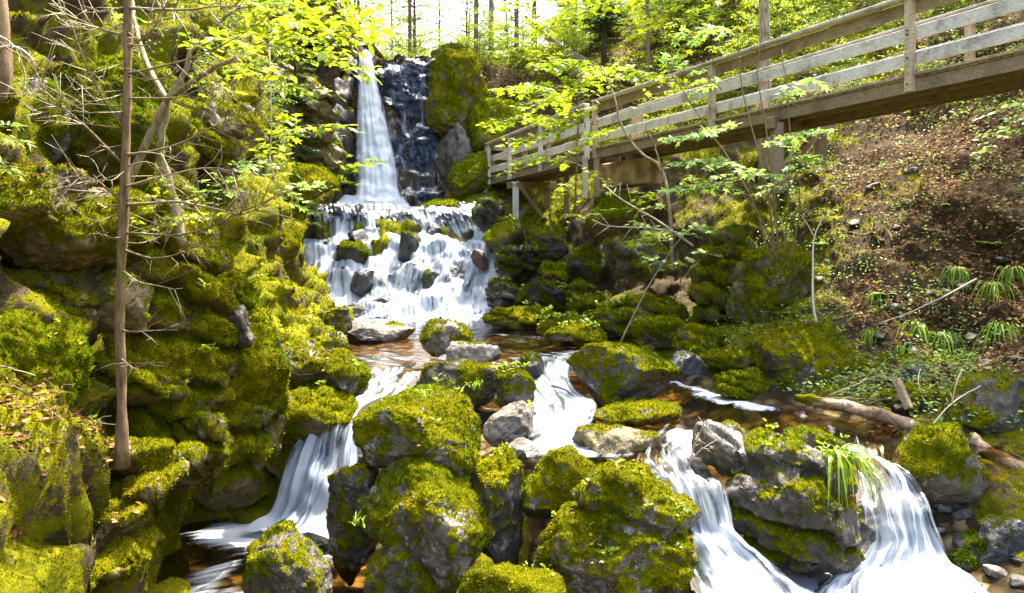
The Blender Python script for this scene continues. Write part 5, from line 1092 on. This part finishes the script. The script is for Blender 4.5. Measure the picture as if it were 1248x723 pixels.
herbs([((up_right*patch).clip(0, 1)*(y < 75), .10, .07, 'leafd', 'undergrowth', OVAL), ((up_left*patch).clip(0, 1), .06, .06, 'leafd', 'undergrowth', OVAL), ((up_right*(1-patch)).clip(0, 1)*(y < 75), .03, .08, 'leaf', 'undergrowth', OVAL),
       (GL*(GL > .15)*(y < 30), .16, .06, 'litter', 'leaf_litter', OVAL),
       (((x > 2.4)*(y > 9)*(y < 17)*(z > -1.7)*(z < 2.8)*sstep(-.1, .25, fbm(GP*1.3+20, 3))).clip(0, 1), .075, .045, 'leafp', 'undergrowth', OVAL),
       (((x > 3.6)*(x < 6)*(y > 8.3)*(y < 10.8)*(z > -1.95)*(z < -1.2)).clip(0, 1), .10, .05, 'leafp', 'undergrowth', OVAL)])
mw = sstep(.40, .6, GM)*(y > 3)*(y < 40)
o = moss_tufts(GP, GF, mw, np.random.RandomState(5), 'moss', None, M['moss'], cap=150000, dens=.8); tag(o, kind='stuff')

# --- things that fell or took root on top of the rocks: drop them from above
bpy.context.view_layer.update(); dg = bpy.context.evaluated_depsgraph_get()
def drop(n, box, Y, seed, up=2.0):
    rng = np.random.RandomState(seed); out = []
    for i in range(n):
        y = rng.uniform(*Y); px = rng.uniform(box[0], box[2]); x = (px-CXP)/FPX*y; top = (HOR-box[1])/FPX*y
        ok, loc, nr, idx, ob, mt = scene.ray_cast(dg, Vector((x, y, top+.02)), Vector((0, 0, -1)), distance=3.0)
        if not ok or nr.z < .35 or 'water' in ob.name or 'pool' in ob.name: continue
        q = px_of(loc.x, loc.y, loc.z)
        if q[1] > box[3]: continue
        out.append((np.array(loc), np.array(nr)))
    return out
hits = []
for (n, box, Y, sd) in [(1500, (-20, 455, 160, 580), (4.8, 6.3), 1), (500, (0, 175, 150, 260), (5.8, 7.5), 2), (250, (60, 560, 240, 700), (5.2, 6.5), 3), (260, (300, 395, 470, 470), (9, 11.5), 4), (500, (830, 330, 960, 430), (11, 14.5), 5), (260, (700, 330, 860, 420), (13, 16), 6), (160, (640, 560, 870, 700), (6, 7.4), 7), (140, (430, 470, 620, 560), (7, 9), 8)]:
    hits += drop(n, box, Y, sd)
rng = np.random.RandomState(4); P = np.array([h[0] for h in hits]); N = np.array([h[1] for h in hits]); n = len(P); D = rng.normal(size=(n, 3)); D[:, 2] *= .2
V, F, k = leaf_mesh(P+N*.012, D, N+rng.normal(size=(n, 3))*.3, rng.uniform(.02, .055, n), OVAL)
tag(obj('leaf_litter', mesh('leaf_litter', V, F, M['litter'], {'tint': np.repeat(rng.rand(n), k)}, smooth=False)), kind='stuff')
hits = []
for (n, box, Y, sd) in [(70, (430, 420, 660, 560), (7, 11), 11), (60, (640, 560, 870, 700), (6, 7.4), 12), (60, (660, 340, 900, 440), (11, 17), 13), (60, (880, 500, 1200, 600), (6.6, 9), 14), (50, (240, 300, 460, 520), (7, 12), 15), (40, (60, 240, 300, 520), (5.5, 8), 16), (60, (560, 240, 720, 400), (17, 24), 17), (160, (655, 350, 770, 402), (14, 18), 18), (120, (1040, 430, 1180, 490), (8.6, 11), 19), (120, (880, 300, 1248, 430), (10.5, 15), 20)]:
    hits += drop(n, box, Y, sd)
pp = Plant(np.random.RandomState(8)); rng = pp.rng
for p, nn in hits:
    s = .0045*p[1]**.8*rng.uniform(.7, 1.5)
    for j in range(rng.randint(5, 12)):
        a = rng.rand()*6.28; d = np.array([math.cos(a), math.sin(a), rng.uniform(.0, .8)]); pp.leaf(p+d*s*1.5*rng.rand()+[0, 0, s*rng.uniform(.3, 2)], d, s*1.6, np.array([0, -.3, 1.])+rng.normal(size=3)*.4)
V, F, k = leaf_mesh(np.array(pp.P), np.array(pp.D), np.array(pp.N), np.array(pp.S), OVAL)
tag(obj('small_herbs', mesh('small_herbs', V, F, M['leaf'], {'tint': np.repeat(pp.T, k)}, smooth=False)), kind='stuff')

# fallen twigs lying about on the right slope, the left ledge and among the boulders
protos = []
for k in range(5):
    r = np.random.RandomState(300+k); q = Plant(r); m = MB(); c = q.curve([(-.5, 0, .02), (0, r.normal()*.06, .04), (.5, r.normal()*.08, .02)], 10, .01); m.tube(c, np.linspace(.009, .003, 10), 5, r.rand())
    for j in (3, 5, 7):
        e = c[j]+np.array([r.uniform(.08, .2), r.choice([-1, 1])*r.uniform(.05, .16), .02]); m.tube(np.array([c[j], e]), [.004, .002], 3, .6)
    protos.append(m.build('dead_twig', M['twig']))
for (n, box, Y, sd, lab, grp) in [(70, (930, 190, 1248, 430), (10.5, 15), 31, 'dead twig lying on the leaf litter of the right slope', 'dead twigs on the right slope'), (16, (0, 455, 150, 560), (5, 6.3), 32, 'dead twig lying on the left ledge by the bare spruce', 'dead twigs on the left ledge'), (20, (1020, 430, 1248, 500), (8.6, 11), 33, 'dead twig lying among the plants on the right shore', 'dead twigs on the right shore')]:
    for i, (p, nn) in enumerate(drop(n, box, Y, sd)):
        o = obj('dead_twig', protos[i % 5], None, p+nn*.012); nv = Vector(nn); qn = nv.to_track_quat('Z', 'X'); from_z = Matrix.Rotation(i*1.7, 4, 'Z'); o.rotation_euler = (qn.to_matrix().to_4x4()@from_z).to_euler(); f = .35+.5*((i*.37) % 1); o.scale = (f, f, f); tag(o, lab, 'twig', grp)
# ------------------------------------------------------------ camera, sky, sun
cam = bpy.data.cameras.new('camera'); co = bpy.data.objects.new('camera', cam); C.objects.link(co)
co.location = (0, 0, 0); co.rotation_euler = (PI/2, 0, 0); cam.sensor_width = 36; cam.lens = FPX/1248*36
cam.shift_y = -(361.5-HOR)/1248; cam.clip_start = .05; cam.clip_end = 2000
scene.camera = co
EL, AZ = math.radians(66), math.radians(38)      # azimuth clockwise from +Y: from the right, high
sdir = Vector((math.sin(AZ)*math.cos(EL), math.cos(AZ)*math.cos(EL), math.sin(EL)))
sun = bpy.data.lights.new('sun', 'SUN'); so = bpy.data.objects.new('sun', sun); C.objects.link(so)
sun.energy = 2.9; sun.angle = math.radians(.5); sun.color = (1, .93, .80)
so.rotation_euler = sdir.to_track_quat('Z', 'Y').to_euler(); so.location = (0, 0, 30)
w = bpy.data.worlds.new('World'); scene.world = w; w.use_nodes = True; t = w.node_tree; t.nodes.clear()
sky = t.nodes.new('ShaderNodeTexSky'); sky.sky_type = 'NISHITA'; sky.sun_disc = False; sky.sun_elevation = EL; sky.sun_rotation = AZ
sky.air_density = 1.0; sky.dust_density = 5.0; sky.ozone_density = 1
bg = t.nodes.new('ShaderNodeBackground'); bg.inputs[1].default_value = .15; ow = t.nodes.new('ShaderNodeOutputWorld')
t.links.new(sky.outputs[0], bg.inputs[0]); t.links.new(bg.outputs[0], ow.inputs[0])
scene.view_settings.view_transform = 'Standard'; scene.view_settings.look = 'None'; scene.view_settings.gamma = 1
scene.view_settings.exposure = 3.0
scene.cycles.max_bounces = 8; scene.cycles.transparent_max_bounces = 16; scene.cycles.diffuse_bounces = 4; scene.cycles.glossy_bounces = 3
scene.cycles.sample_clamp_indirect = 6; scene.cycles.use_denoising = True; scene.cycles.caustics_reflective = False; scene.cycles.caustics_refractive = False
